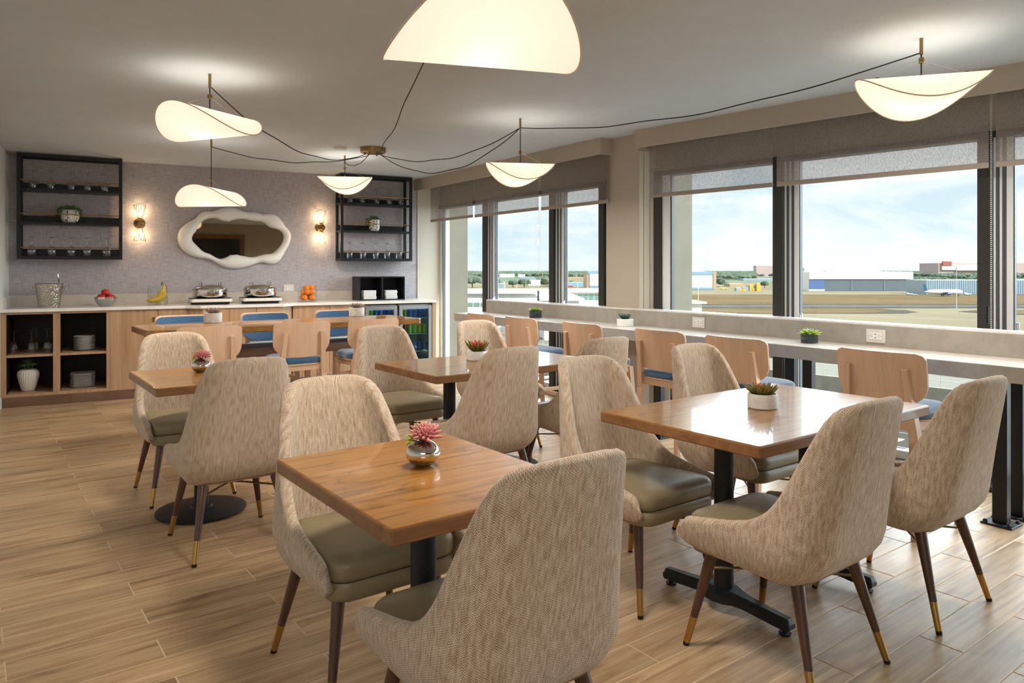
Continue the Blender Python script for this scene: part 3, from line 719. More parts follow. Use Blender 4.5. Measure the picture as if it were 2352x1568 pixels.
# ================================================================ DINING CHAIR
def shell():
    RC, HWD, YB, YF = .125, .262, -.27, .262
    L1 = HWD-RC; LC = RC*math.pi/2; L2 = YF-(YB+RC); LT = L1+LC+L2
    def path(l):
        s = 1 if l >= 0 else -1; l = abs(l)
        if l < L1: x, y, nx, ny = l, YB, 0, -1
        elif l < L1+LC: a = (l-L1)/RC; x, y, nx, ny = L1+RC*math.sin(a), YB+RC-RC*math.cos(a), math.sin(a), -math.cos(a)
        else: x, y, nx, ny = HWD, YB+RC+(l-L1-LC), 1, 0
        return s*x, y, s*nx, ny
    hk = [(0, .916), (.12, .915), (.19, .911), (.225, .901), (.25, .878), (.268, .838), (.285, .788), (.303, .733), (.325, .672), (.35, .615), (.38, .565), (.42, .528), (.46, .506), (.53, .487), (.62, .472), (.70, .458), (LT-.02, .44), (LT, .425)]
    bk = [(0, .335), (.15, .338), (.3, .345), (.45, .352), (.6, .36), (.70, .368), (LT-.02, .378), (LT, .392)]
    def ip(t, l):
        l = abs(l)
        for (a, x), (b, y) in zip(t, t[1:]):
            if l <= b: k = (l-a)/(b-a); return x+(y-x)*k
        return t[-1][1]
    def P(l, z):
        x, y, nx, ny = path(l)
        up = max(0, z-.45); dn = max(0, .47-z)
        wx = 1-up*.40; wb = 1-dn*dn*9
        x = x*wx*wb; back = max(0, min(1, (-y+.05)/.32))
        y = y-up*.20*(.35+.65*back)+dn*dn*6*back*.9+ .0
        y += .16*up*(x/.2)**2*.45                       # the back cups forward a little at its edges
        return Vector((x, y, z))
    MM = 14; cols_ = 81; ls = [LT*(-1+2*i/(cols_-1)) for i in range(cols_)]
    mb = MB(); mb.uv = []; rings = []
    for i, l in enumerate(ls):
        h, b0 = ip(hk, l), ip(bk, l); fade = min(1, (LT-abs(l))/.035); fade = math.sqrt(max(.12, 1-(1-fade)**2))
        T = (.050-.014*min(1, abs(l)/LT))*fade
        o_, n_ = [], []
        for j in range(MM):
            z = b0+(h-b0)*j/(MM-1); p = P(l, z); e = 1e-3
            dl = P(min(LT, l+e), z)-P(max(-LT, l-e), z); dz = P(l, z+e)-P(l, z-e); n = dl.cross(dz).normalized()
            o_.append(p); n_.append(n)
        shr = (1-fade)*.5*(h-b0)*.5
        ring = []; sg = 1 if l >= 0 else -1
        for j in range(MM): ring.append((o_[j]+Vector((0, 0, 0)), l, o_[j].z))
        up = (o_[-1]-o_[-2]).normalized()
        for k in (1, 2, 3):
            a = math.pi*k/4; ring.append((o_[-1]-n_[-1]*T*(.5-.5*math.cos(a))+up*T*.45*math.sin(a), l+sg*T*k/4, o_[-1].z+T*.3*k))
        for j in range(MM-1, -1, -1): ring.append((o_[j]-n_[j]*T, l+sg*T, o_[j].z+T))
        dn = (o_[0]-o_[1]).normalized()
        for k in (1, 2, 3):
            a = math.pi*k/4; ring.append((o_[0]-n_[0]*T*(.5+.5*math.cos(a))+dn*T*.3*math.sin(a), l, o_[0].z-T*.3*k))
        rings.append(ring)
    n = len(rings[0])
    for ring in rings:
        for p, u, v in ring: mb.v.append(tuple(p)); mb.uv.append((u, v))
    for i in range(cols_-1):
        for j in range(n): mb.f.append((i*n+j, (i+1)*n+j, (i+1)*n+(j+1) % n, i*n+(j+1) % n))
    for i, rev in ((0, False), (cols_-1, True)):
        c = sum((Vector(p) for p, _, _ in rings[i]), Vector())/n+Vector((0, .012, 0)); k = len(mb.v); mb.v.append(tuple(c)); mb.uv.append((rings[i][0][1], .42))
        for j in range(n):
            t = (i*n+j, i*n+(j+1) % n, k); mb.f.append(t[::-1] if rev else t)
    return mb
SHELL = shell().mesh('shell', M['fabric'], True, 60)
def seat_outline(w0, w1, y0, y1, r):                    # w0 back width, w1 front width
    pts = []
    for (sx, yy, w, a0, rr) in ((1, y1, w1, 0, r), (-1, y1, w1, 90, r), (-1, y0, w0, 180, .06), (1, y0, w0, 270, .06)):
        sy = 1 if yy == y1 else -1
        for i in range(7):
            a = R(a0+90*i/6); pts.append((sx*(w/2-rr)+rr*math.cos(a), yy-sy*rr+rr*math.sin(a)))
    return pts
o1 = seat_outline(.40, .455, -.20, .268, .075)
CUSH = MB().slab(o1, [(.016, .402), (.004, .408), (0, .420), (0, .448), (.006, .462), (.018, .472)], crown=.022).mesh('cushion', M['leather'], True, 50)
SBASE = MB().slab(seat_outline(.40, .455, -.20, .268, .075), [(.05, .338), (.012, .345), (.002, .36), (.0, .39), (.008, .402)]).mesh('seat_base', M['leather'], True, 50)
def leg_meshes(top, tip, nm):
    top, tip = Vector(top), Vector(tip); d = (tip-top)
    def at(z): return top+d*((z-top.z)/d.z)
    a = MB().rod(at(.105), top, .0135, .0225, 16).mesh('leg', M['walnut'], True)
    b = MB().rod(at(.012), at(.106), .0115, .0140, 16).mesh('ferrule', M['brass'], True)
    c = MB().rod(at(.0), at(.013), .0105, .0115, 12).mesh('glide', M['rubber'], True)
    return a, b, c
LEGS = [leg_meshes((sx*.165, sy, .352), (sx*.228, ty, 0), '') for sx in (-1, 1) for sy, ty in ((.175, .247), (-.150, -.247))]
rods = MB()
for sx in (-1, 1):
    for sy, ty in ((.175, .247), (-.150, -.247)):
        k = (.352-.285)/.352; p = Vector((sx*(.165+.063*k), sy+(ty-sy)*k, .285)); rods.tube([p, Vector((p.x*.4, p.y*.4, .292)), Vector((0, 0, .294))], .0048, 6)
RODS = rods.mesh('stretcher', M['rodm'], True)
def dining_chair(Mx, label, cat='chair'):
    t = thing('dining_chair', label, cat, Mx, 'herringbone dining chairs')
    def p(n, me, par=t): return kid(link(n, me, par), par)
    p('shell', SHELL); p('seat_cushion', CUSH); p('seat_base', SBASE); p('stretcher', RODS)
    for a, b, c in LEGS:
        l = p('leg', a); p('ferrule', b, l); p('glide', c, l)
    return t
def ctr(d, s): return Vector((s, d, 0))
NEAR, FAR = AXR, AXR+180
CH_ = [  # centre (depth, side), facing, label
 ((2.489, -.509), FAR, 'herringbone chair behind the nearest wooden table, facing the camera with a grey leather seat'),
 ((1.85, -.055), NEAR, 'nearest herringbone chair at the bottom centre, seen from behind'),
 ((4.417, -1.996), FAR, 'leftmost herringbone chair, facing the camera behind the small left table'),
 ((3.612, -1.4025), NEAR, 'herringbone chair seen from behind at the small left table, over the round black base'),
 ((5.02, -.77), FAR, 'herringbone chair facing the camera on the left of the middle table'),
 ((5.56, -.11), FAR, 'small far herringbone chair behind the middle table, above the white potted succulent'),
 ((4.09, -.175), NEAR, 'herringbone chair seen from behind at the middle table, left of its pair'),
 ((4.64, .40), NEAR, 'far herringbone chair at the right end of the middle table, mostly hidden'),
 ((3.129, .53), FAR, 'herringbone chair facing the camera at the left side of the large right table'),
 ((3.70, 1.17), FAR, 'herringbone chair behind the large right table, next to the wooden stools'),
 ((2.541, .9545), NEAR, 'herringbone chair seen from behind in front of the large right table'),
 ((3.008, 1.611), NEAR, 'rightmost herringbone chair, seen from behind near the window wall')]
for (c, a, lb) in CH_: dining_chair(Matrix.Translation(ctr(*c)+Vector((0, 0, ZF))) @ Matrix.Rotation(R(a), 4, 'Z'), lb)

# ================================================================ DINING TABLES
TZ = .76
def table(Mx, w, d, label, base_='disc'):
    t = thing('dining_table', label, 'table', Mx, 'square-edged wooden dining tables')
    MB().slab(rrect(w-.01, d-.01, .012, 4), [(0.0, TZ-.006), (.0, TZ-.004), (.0, TZ-.0015), (.002, TZ)]).build('tabletop', M['tabletop'], t, True, 30)
    MB().slab(rrect(w, d, .014, 4), [(.004, TZ-.042), (0, TZ-.038), (0, TZ-.006), (.003, TZ-.0015), (.006, TZ-.0012)]).build('edge_band', M['tableedge'], t, True, 30)
    def col(x):
        MB().rod((x, 0, .03), (x, 0, TZ-.045), .038, n=28).build('column', M['cast_black'], t, True)
        MB().box(x-.11, x+.11, -.2, .2, TZ-.05, TZ-.042).build('mount_plate', M['cast_black'], t)
    if base_ == 'disc':
        col(0); MB().lathe([(0, .004), (.225, .004), (.236, .008), (.236, .014), (.22, .019), (.06, .026), (.05, .034), (0, .034)], 56).build('round_base', M['cast_black'], t, True)
    else:
        for x in (-.30, .30):
            col(x); b = MB()
            yy = [-.30, -.29, -.20, -.11, -.07, -.04, 0, .04, .07, .11, .20, .29, .30]; hw = [.020, .022, .026, .032, .045, .065, .072, .065, .045, .032, .026, .022, .020]
            zt = [.048, .066, .072, .080, .086, .090, .092, .090, .086, .080, .072, .066, .048]; zb = [.030, .022, .030, .040, .044, .044, .044, .044, .044, .040, .030, .022, .030]
            vs = []; fs = []
            for y, h, a, c_ in zip(yy, hw, zt, zb): vs += [(x-h, y, c_), (x+h, y, c_), (x+h, y, (a+c_)/2+.006), (x+h*.55, y, a), (x-h*.55, y, a), (x-h, y, (a+c_)/2+.006)]
            for i in range(len(yy)-1):
                for j in range(6): fs.append((i*6+j, i*6+(j+1) % 6, (i+1)*6+(j+1) % 6, (i+1)*6+j)[::-1])
            fs += [(0, 1, 2, 3, 4, 5)[::-1][::-1], tuple(range((len(yy)-1)*6, len(yy)*6))[::-1]]
            b.add(vs, fs); o = b.build('foot_bar', M['cast_black'], t)
            for y in (-.27, .27): MB().rod((x, y, .0), (x, y, .008), .020, .024, 12).rod((x, y, .006), (x, y, .035), .010, n=8).build('glide', M['rubber'], o)
    return t
def TMX(d, s, a=AXR): return Matrix.Translation((s, d, ZF)) @ Matrix.Rotation(R(a), 4, 'Z')
table(TMX(2.121, -.259), .61, .765, 'nearest small wooden table with a silver vase on it')
table(TMX(4.05, -1.735), .61, .765, 'small wooden table on the left on a round black base')
table(TMX(4.64, -.145), 1.24, .765, 'long wooden table in the middle with a white potted red succulent', 'bars')
table(TMX(3.07, 1.085), 1.235, .765, 'large glossy wooden table at right with a stone potted succulent', 'bars')

# ================================================================ STOOLS
def stool_meshes():
    d = {}
    d['seat'] = MB().slab(rrect(.43, .42, .13, 7), [(.02, .588), (.004, .592), (0, .604), (0, .618), (.010, .632), (.03, .640)], crown=.012).mesh('seat', M['blue'], True, 50)
    d['pan'] = MB().slab(rrect(.42, .41, .125, 7), [(.006, .574), (0, .577), (0, .585), (.004, .588)]).mesh('seat_pan', M['beech'], True, 50)
    def bar_(p, q, w, h): # tapered square leg
        p, q = Vector(p), Vector(q); m = MB(); t = (q-p).normalized(); x = Vector((1, 0, 0)); x = (x-t*x.dot(t)).normalized(); y = t.cross(x)
        vs = []
        for c, k in ((p, w), (q, h)):
            for a, b in ((-1, -1), (1, -1), (1, 1), (-1, 1)): vs.append(c+x*a*k/2+y*b*k/2)
        return m.add(vs, [(0, 3, 2, 1), (4, 5, 6, 7), (0, 1, 5, 4), (1, 2, 6, 5), (2, 3, 7, 6), (3, 0, 4, 7)])
    for sx in (-1, 1):
        d['fl%d' % sx] = bar_((sx*.205, .215, 0), (sx*.175, .16, .575), .026, .042).mesh('leg', M['beech'])
        m = bar_((sx*.205, -.245, 0), (sx*.178, -.185, .50), .028, .046); n = bar_((sx*.178, -.185, .50), (sx*.150, -.232, .845), .046, .030); m.add(n.v, n.f)
        d['rl%d' % sx] = m.mesh('leg', M['beech'])
    a = MB()
    a.bbox(-.18, .18, .145, .165, .53, .577, .002); a.bbox(-.18, .18, -.195, -.175, .53, .577, .002)
    for sx in (-1, 1): a.bbox(sx*.178-.01, sx*.178+.01, -.18, .16, .53, .577, .002)
    d['apron'] = a.mesh('apron', M['beech'])
    s = MB(); s.bbox(-.195, .195, .190, .212, .19, .225, .002); s.bbox(-.195, .195, -.232, -.212, .24, .272, .002)
    for sx in (-1, 1): s.bbox(sx*.198-.009, sx*.198+.009, -.22, .20, .285, .315, .002)
    d['stretcher'] = s.mesh('stretcher', M['beech'])
    def back(th, off, ins, mat_, nm):
        m = MB(); NX, NZ = 22, 26; W, Z0, Z1 = .235-ins, .660+ins, .924-ins
        def edge(z):                                    # half width at height z: full above, rounding in towards the bottom
            t = (z-Z0)/(Z1-Z0)
            w = W*(1-.0*t)
            if t < .42: w = W*(.60+.40*math.sin(math.pi/2*(t/.42)**.62)) if t > 0 else W*.60
            if t > .86: k = (t-.86)/.14; w = W-.042*(1-math.sqrt(max(0, 1-k*k)))
            return w
        def pos(u, z, o): x = u; y = -.215-(z-.66)*.13+ .85*x*x*1.0; return (x, y+o, z)
        vs = []; top = []
        for sd in (0, 1):
            for j in range(NZ+1):
                z = Z0+(Z1-Z0)*j/NZ; w = edge(z)
                for i in range(NX+1):
                    u = -w+2*w*i/NX; zz = z-(.018*(1-(u/W)**2) if j == 0 else 0)*1.0
                    vs.append(pos(u, zz, off+(th if sd else 0)))
        S = (NX+1)*(NZ+1); fs = []
        for j in range(NZ):
            for i in range(NX):
                a_ = j*(NX+1)+i; fs.append((a_, a_+1, a_+NX+2, a_+NX+1)); fs.append((S+a_, S+a_+NX+1, S+a_+NX+2, S+a_+1))
        for i in range(NX): fs.append((i, S+i, S+i+1, i+1)); b_ = NZ*(NX+1)+i; fs.append((b_, b_+1, S+b_+1, S+b_))
        for j in range(NZ): a_ = j*(NX+1); fs.append((a_, a_+NX+1, S+a_+NX+1, S+a_)); a_ += NX; fs.append((a_, S+a_, S+a_+NX+1, a_+NX+1))
        m.add(vs, fs); return m.mesh(nm, mat_, True, 40)
    d['back'] = back(.014, 0, 0, M['beech'], 'backrest'); d['pad'] = back(.018, .0145, .012, M['blue'], 'back_pad')
    return d
ST = stool_meshes()
def stool(Mx, label, group):
    t = thing('counter_stool', label, 'stool', Mx, group)
    for k, nme in (('seat', 'seat'), ('pan', 'seat_pan'), ('apron', 'apron'), ('stretcher', 'stretcher'), ('fl-1', 'leg'), ('fl1', 'leg'), ('rl-1', 'leg'), ('rl1', 'leg'), ('back', 'backrest')):
        o = kid(link(nme, ST[k], t), t)
        if k == 'back': kid(link('back_pad', ST['pad'], o), o)
    return t
SBK = .25                                               # backrest sits this far behind the seat centre
BY = 35.1
def bar_stool(px, label):
    Nn = 3.70; T = bayT(px, Nn, BAR); p = BAR @ Vector((Nn+SBK, T, ZF))
    stool(Matrix.Translation(p) @ Matrix.Rotation(R(BY-90), 4, 'Z'), label, 'stools facing the window counter')
for px_, lb in ((1107, 'farthest beech stool at the window counter, at its left end'), (1199, 'second beech stool from the left end of the window counter'),
                (1338, 'third beech stool from the left along the window counter, below the small white planter'), (1516, 'fourth beech stool from the left along the window counter, dark blue seat in view'),
                (1690, 'fifth beech stool from the left, in front of a wall outlet on the counter'), (2022, 'nearest beech stool at the window counter, largest in the picture')):
    bar_stool(px_-15, lb)
# community table
CTZ = .875
cn = gp(338, 761, CTZ)
CL, CW = 2.42, .72
ct = thing('community_table', 'long high communal wooden table in front of the buffet', 'table', Matrix.Translation((cn.x, cn.y, ZF)) @ Matrix.Rotation(R(AXR), 4, 'Z'))
oc = [(.0, .05), (.05, 0), (CL-.05, 0), (CL, .05), (CL, CW-.05), (CL-.05, CW), (.05, CW), (0, CW-.05)]
MB().slab(oc, [(.004, CTZ-.05), (0, CTZ-.045), (0, CTZ-.006), (.006, CTZ)]).build('tabletop', M['tabletop'], ct)
MB().bbox(.28, CL-.28, CW/2-.17, CW/2+.17, .60, .68, .004).build('stretcher_beam', M['kick'], ct)
for x in (.38, CL-.38):
    MB().bbox(x-.05, x+.05, CW/2-.22, CW/2+.22, .03, CTZ-.05, .004).build('panel_leg', M['kick'], ct)
    MB().bbox(x-.09, x+.09, CW/2-.28, CW/2+.28, 0, .03, .004).build('foot', M['kick'], ct)
def ct_stool(px, side, label):
    # along the table: side -1 near, +1 far
    yb = -.47 if side < 0 else CW+.43
    Mx = ct.matrix_world; ux = Mx.to_3x3() @ Vector((1, 0, 0)); o = Mx @ Vector((0, yb, 0)); m = (px-CX)/F
    t = (m*o.y-o.x)/(ux.x-m*ux.y); c = Mx @ Vector((t, yb+(SBK if side < 0 else -SBK), 0))
    stool(Matrix.Translation(c) @ Matrix.Rotation(R(AXR+(0 if side < 0 else 180)), 4, 'Z'), label, 'stools around the communal table')
for px_, sd_, lb in ((487, -1, 'left beech stool on the near side of the communal table'), (701, -1, 'middle beech stool on the near side of the communal table, seat in view'), (866, -1, 'right beech stool on the near side of the communal table'),
                     (416, 1, 'left blue-backed stool on the buffet side of the communal table'), (604, 1, 'middle blue-backed stool on the buffet side of the communal table'), (768, 1, 'right blue-backed stool on the buffet side of the communal table')):
    ct_stool(px_, sd_, lb)
# ================================================================ PENDANTS
def pendant(d, s, zc, rad, h, rot, label, drop_to=CEIL):
    t = thing('pendant_lamp', label, 'lamp', Matrix.Translation((s, d, zc)) @ Matrix.Rotation(R(rot), 4, 'Z'), 'twisted linen pendant lamps')
    n = 72; ring = [Vector((rad*math.cos(2*math.pi*i/n), rad*math.sin(2*math.pi*i/n), h*math.cos(4*math.pi*i/n))) for i in range(n)]
    bm = bmesh.new(); vs = [bm.verts.new(p*.995) for p in ring]; bmesh.ops.convex_hull(bm, input=vs)
    bmesh.ops.recalc_face_normals(bm, faces=bm.faces); me = bpy.data.meshes.new('shade'); bm.to_mesh(me); bm.free()
    me.materials.append(M['shade']); me.shade_smooth(); me.set_sharp_from_angle(angle=R(40)); kid(link('shade', me, t), t)
    MB().tube(ring, .0035, 6, True).build('seam', M['seam'], t, True)
    zb = h+.085
    MB().bbox(-.011, .011, -.011, .011, zb-.014, zb+.014, .002).build('cord_grip', M['brass_d'], t)
    MB().rod((0, 0, h-.01), (0, 0, drop_to-zc-.06), .0036, n=8).build('drop_cord', M['cord'], t)
    w = MB()
    for sx in (-1, 1): w.rod((0, 0, zb), (sx*rad*.66, 0, h), .0008, n=4)
    w.build('suspension_wire', M['nickel'], t)
    c = MB()
    for x in (-rad*.66, 0, rad*.66): c.rod((x, 0, h-.004), (x, 0, h+.012), .008, n=10)
    c.build('clamp', M['brass_d'], t)
    MB().rod((0, 0, drop_to-zc-.085), (0, 0, drop_to-zc-.001), .009, n=14).build('ceiling_hook', M['brass_d'], t, True)
    for nm, z, e, rx in (('lamp_light_down', -h-.03, LAMP_W, 0), ('lamp_light_up', h+.03, LAMP_UP, 180)):
        L = bpy.data.lights.new(nm, 'AREA'); L.shape = 'DISK'; L.size = (.36 if rx == 0 else .6); L.energy = e; L.color = (1, .91, .80)
        lo = bpy.data.objects.new(nm, L); COL.objects.link(lo); lo.parent = t; lo.location = (0, 0, z); lo.rotation_euler = (R(rx), 0, 0); lo.visible_camera = False; lo.visible_glossy = False
    L = bpy.data.lights.new('bulb_light', 'POINT'); L.energy = .30; L.color = (1, .96, .90); L.shadow_soft_size = .03
    lo = bpy.data.objects.new('bulb_light', L); COL.objects.link(lo); lo.parent = t; lo.location = (0, 0, 0)
    return t
PH = {}
for key, d, s, zc, rad, h, rot, lb in (
    ('P1', 4.476, -1.866, 2.245, .305, .085, 246, 'linen pendant at upper left, larger of the two seen one above the other'),
    ('P2', 6.677, -2.77, 2.014, .305, .085, 264, 'linen pendant hanging in front of the white framed mirror'),
    ('P3', 7.67, -1.769, 2.25, .285, .08, 8, 'small linen pendant in front of the right wall rack'),
    ('P4', 5.79, .066, 2.117, .275, .08, 10, 'linen pendant in front of the far window bay'),
    ('P5', 2.32, -.095, 2.105, .315, .10, 106, 'largest linen pendant, cut off by the top edge of the picture'),
    ('P6', 3.785, 2.137, 2.27, .315, .085, -18, 'linen pendant at upper right, in front of the near roller blinds')):
    pendant(d, s, zc, rad, h, rot, lb); PH[key] = Vector((s, d, CEIL-.075))
can = Vector((-1.38, 7.2, 0)); cn_ = can.copy(); cn_.z = CEIL
t = thing('ceiling_canopy', 'round brass ceiling canopy where all the pendant cords meet', 'canopy', Matrix.Translation(cn_))
MB().lathe([(0, -.05), (.115, -.05), (.125, -.045), (.127, -.04), (.127, -.002), (.12, 0)], 40).build('plate', M['brass_d'], t, True)
g = MB()
for k in range(6): a = R(60*k+15); g.rod((.08*math.cos(a), .08*math.sin(a), -.065), (.08*math.cos(a), .08*math.sin(a), -.05), .007, n=8)
g.build('cord_grip', M['brass_d'], t)
def cord(a, b, sag, label, k=0, wob=.006, hump=0.0):
    pts = []; n = 40; sd_ = random.Random(k)
    ph = sd_.random()*6
    for i in range(n+1):
        u = i/n; p = a.lerp(b, u); p.z -= 4*sag*u*(1-u)*(1-.15*math.sin(math.pi*u)*0); w = math.sin(math.pi*u)
        p.z += wob*w*math.sin(u*23+ph); p.x += wob*w*math.sin(u*17+2*ph); pts.append(p)
    o = MB().tube(pts, .0038, 6).build('swagged_cable', M['cord'], None, True); tag(o, label, 'cord', 'black cords swagged across the ceiling')
def cpt(k): a = R(60*k+15); return can+Vector((.08*math.cos(a), .08*math.sin(a), CEIL-.066))
H6 = PH['P6']; H4 = PH['P4']
cord(PH['P1'], cpt(3), .205, 'upper black cord from the left pendant to the round canopy', 1)
cord(PH['P2'], cpt(2), .105, 'lower black cord from the mirror pendant to the round canopy', 2)
cord(PH['P3'], cpt(4), .07, 'short black cord loop between the small pendant and the canopy', 3, .002)
cord(H4, cpt(5), .155, 'black cord from the canopy to the hook at the far windows, upper of two', 4)
cord(H4, cpt(0), .26, 'black cord from the canopy to the hook at the far windows, lower of two', 5)
cord(H4, H6, .125, 'long black cord running along the window side to the right pendant', 6)
cord(PH['P5'], cpt(1), .08, 'black cord rising from the canopy to the largest pendant', 7, .01)
p = gp(782, 337, CEIL); o = MB().lathe([(0, -.03), (.05, -.03), (.06, -.022), (.065, 0)], 32).build('smoke_detector', M['plastic_w'], None, True, M=Matrix.Translation(p)); tag(o, 'white round smoke detector on the ceiling left of the canopy', 'detector')
p = gp(632, 322, CEIL); o = MB().lathe([(0, -.004), (.04, -.004), (.042, 0)], 24).build('sprinkler_cover', M['plastic_w'], None, M=Matrix.Translation(p)); tag(o, 'flat white sprinkler cover on the ceiling between the pendants', 'cover')

# ================================================================ WALL RACKS
def glassware(kind='rack'):
    if kind == 'rack': prof = [(.036, 0), (.040, .03), (.042, .055), (.038, .08), (.022, .098), (.005, .108), (.0035, .125), (.0035, .18), (.006, .188), (.034, .198), (.035, .200)]
    else: prof = [(.034, 0), (.042, .035), (.044, .06), (.038, .085), (.02, .105), (.005, .115), (.0035, .13), (.0035, .19), (.006, .2), (.037, .21), (.038, .212)]
    return MB().lathe(prof, 20)
GL_R = glassware().mesh('wine_glass', M['thin'], True, 0); GL_S = glassware('shelf').mesh('wine_glass', M['thin'], True, 0)
ORD = ['leftmost', 'second from left', 'middle', 'second from right', 'rightmost']
def rack(Xl, Xr, side, gx1, gx3):
    z0, z1, dp = 1.458, 2.545, .28; b = .032
    t = thing('wall_rack', '%s black metal wall rack with brass rails and upturned glasses' % side, 'rack', BW @ Matrix.Translation((Xl, 0, 0))); w = Xr-Xl
    for x in (0, w-b):
        for y in (-dp, -.03-b): MB().bbox(x, x+b, y, y+b, z0, z1, .001).build('post', M['black_metal'], t)
    for z in (z0, z1-b):
        for q in ((b, w-b, -dp, -dp+b), (b, w-b, -.03-b, -.03), (0, b, -dp+b, -.03-b), (w-b, w, -dp+b, -.03-b)): MB().bbox(*q, z, z+b, .001).build('rail', M['black_metal'], t)
    zs = [z0+.012, 1.820, 2.165]
    for z in zs:
        s = MB().bbox(b, w-b, -dp+.003, -.03, z, z+.022, .001)
        for x in (0, w-b): s.bbox(x+.002, x+b-.002, -dp+b, -.03-b, z, z+.022, .001)
        s.build('shelf', M['black_metal'], t); MB().bbox(b, w-b, -.045, -.03, z+.022, z+.098, .001).build('back_lip', M['black_metal'], t)
        br = MB().rod((b*.5, -dp+.012, z+.108), (w-b*.5, -dp+.012, z+.108), .0045, n=8)
        for x in (b*.5, w-b*.5): br.rod((x, -dp+.012, z+.108), (x, -.04, z+.108), .0045, n=8)
        br.build('brass_rail', M['brass'], t)
    for row, gx, z in (('top', gx1, zs[2]), ('bottom', gx3, zs[0])):
        for k, px_ in enumerate(gx):
            x = bwx(px_, -.15); o = link('wine_glass', GL_R, None, BW @ Matrix.Translation((x, -.15, z+.0225)))
            tag(o, '%s upturned wine glass on the %s shelf of the %s wall rack' % (ORD[k], row, side), 'glass', 'upturned wine glasses on the wall racks')
    return zs
XL0, XL1 = bwx(38, -.28), bwx(281, -.28); XR0, XR1 = bwx(783, -.28), bwx(947, -.28)
zs = rack(XL0, XL1, 'left', (76, 117, 164, 201, 240), (73, 119, 164, 200, 245))
rack(XR0, XR1, 'right', (804, 832, 865, 894, 920), (803, 834, 863, 889, 916))
# ================================================================ LEAVES AND PLANTS
def leaf_mesh(m, L=1.0, W=.3, T=.12, curl=.15, tip=1.0, n=6):
    """leaf rooted at origin growing along +z, back bending to -x; unit length L"""
    mb = MB(); vs = []; fs = []; rows = [0.0, .12, .35, .62, .85, 1.0]
    ws = [.35, .7, 1.0, .88, .5, .06 if tip else .3]
    for j, (k, w) in enumerate(zip(rows, ws)):
        for i in range(n):
            a = 2*math.pi*i/n; vs.append((T*w*.5*math.cos(a)-curl*k*k*L*-1, W*w*.5*math.sin(a), k*L))
    for j in range(len(rows)-1):
        for i in range(n): fs.append((j*n+i, j*n+(i+1) % n, (j+1)*n+(i+1) % n, (j+1)*n+i))
    fs += [tuple(range(n))[::-1], tuple(range(5*n, 6*n))]
    mb.add(vs, fs); return mb.mesh('leaf', m, True, 0)
LF = {k: leaf_mesh(M[k], *a) for k, a in {'leaf_pink': (1, .40, .34, -.12, 0), 'leaf_lime': (1, .42, .14, .1, 1), 'leaf_red': (1, .30, .16, -.15, 1), 'leaf_olive': (1, .30, .18, -.18, 1), 'leaf_green': (1, .42, .16, -.1, 1),
      'leaf_teal': (1, .36, .18, -.05, 1), 'leaf_mauve': (1, .30, .18, -.1, 1), 'leaf_pale': (1, .36, .16, -.1, 1), 'leaf_dark': (1, .5, .1, -.1, 1)}.items()}
def rosette(parent, n, L, el0, el1, kinds, c=(0, 0, 0), name='rosette', joined=False, scale_in=.55, r0=.004, seed=0, label=None, axis=None):
    """kinds: list of leaf materials from centre outwards"""
    rg = random.Random(seed); root = link(name, None, parent); kid(root, parent); root.matrix_basis = Matrix.Translation(c) @ (Matrix.Rotation(axis[1], 4, axis[0]) if axis else Matrix())
    if label: root['label'] = label
    js = {}
    for i in range(n):
        k = (i+.5)/n; az = i*2.39996; el = R(el0+(el1-el0)*k); km = kinds[min(len(kinds)-1, int(k*len(kinds)))]
        s = L*(scale_in+(1-scale_in)*k)*rg.uniform(.9, 1.08)
        Mx = Matrix.Rotation(az, 4, 'Z') @ Matrix.Translation((r0*(1+3*k), 0, 0)) @ Matrix.Rotation(R(90)-el, 4, 'Y') @ Matrix.Scale(s, 4)
        if joined: js.setdefault(km, []).append(Mx)
        else: o = link('leaf', LF[km], root); o.matrix_basis = Mx; kid(o, root)
    for km, ml in js.items():
        mb = MB(); me = LF[km]; v = [x.co.copy() for x in me.vertices]; f = [tuple(p.vertices) for p in me.polygons]
        for Mx in ml: mb.add(v, f, Mx)
        o = mb.build('leaves', M[km], root, True); o['kind'] = 'stuff'
    return root
def pot(mat_, r, h, parent, taper=0.0, wall=.007):
    MB().lathe([(0, 0), (r-taper-.004, 0), (r-taper, .004), (r, h-.004), (r-.002, h), (r-wall+.002, h), (r-wall, h-.004), (r-wall, h-.012), (0, h-.012)], 40).build('pot', mat_, parent, True, 40)
    MB().lathe([(r-wall-.0005, h-.0119), (0, h-.0095)], 24).build('soil', M['soil'], parent)
def silver_vase(p, seed, label, rot):
    t = thing('succulent_vase', label, 'vase', Matrix.Translation(p) @ Matrix.Rotation(R(rot), 4, 'Z'), 'silver vases on the small tables')
    MB().lathe([(0, .001), (.022, .0), (.038, .010), (.049, .024), (.0525, .036), (.0505, .048), (.043, .060), (.032, .069), (.020, .0745), (.016, .0755), (.0145, .0745), (.0145, .068), (0, .066)], 48).build('vase', M['silver'], t, True, 0)
    rosette(t, 62, .040, 88, 2, ['leaf_pink'], (.008, -.004, .092), 'pink_rosette', seed=seed, scale_in=.62, r0=.004, axis=('X', R(18)))
    MB().rod((0, 0, .064), (.005, -.003, .088), .006, .008, 8).build('stem', M['leaf_green'], t)
    for q, (x, y, z, ax) in enumerate(((-.026, .010, .094, -38), (-.034, -.014, .080, -62), (-.008, .024, .108, -12))):
        rosette(t, 12, .022, 85, 25, ['leaf_lime'], (x, y, z), 'green_sprig', joined=True, seed=seed+q, axis=('Y', R(ax)))
        MB().rod((0, 0, .068), (x, y, z), .003, n=6).build('stem', M['leaf_green'], t)
    return t
def TP(x, y): return gp(x, y, TZ+ZF)
silver_vase(gp(971, 1068, TZ+ZF), 3, 'round silver vase with a pink succulent on the nearest table', 10)
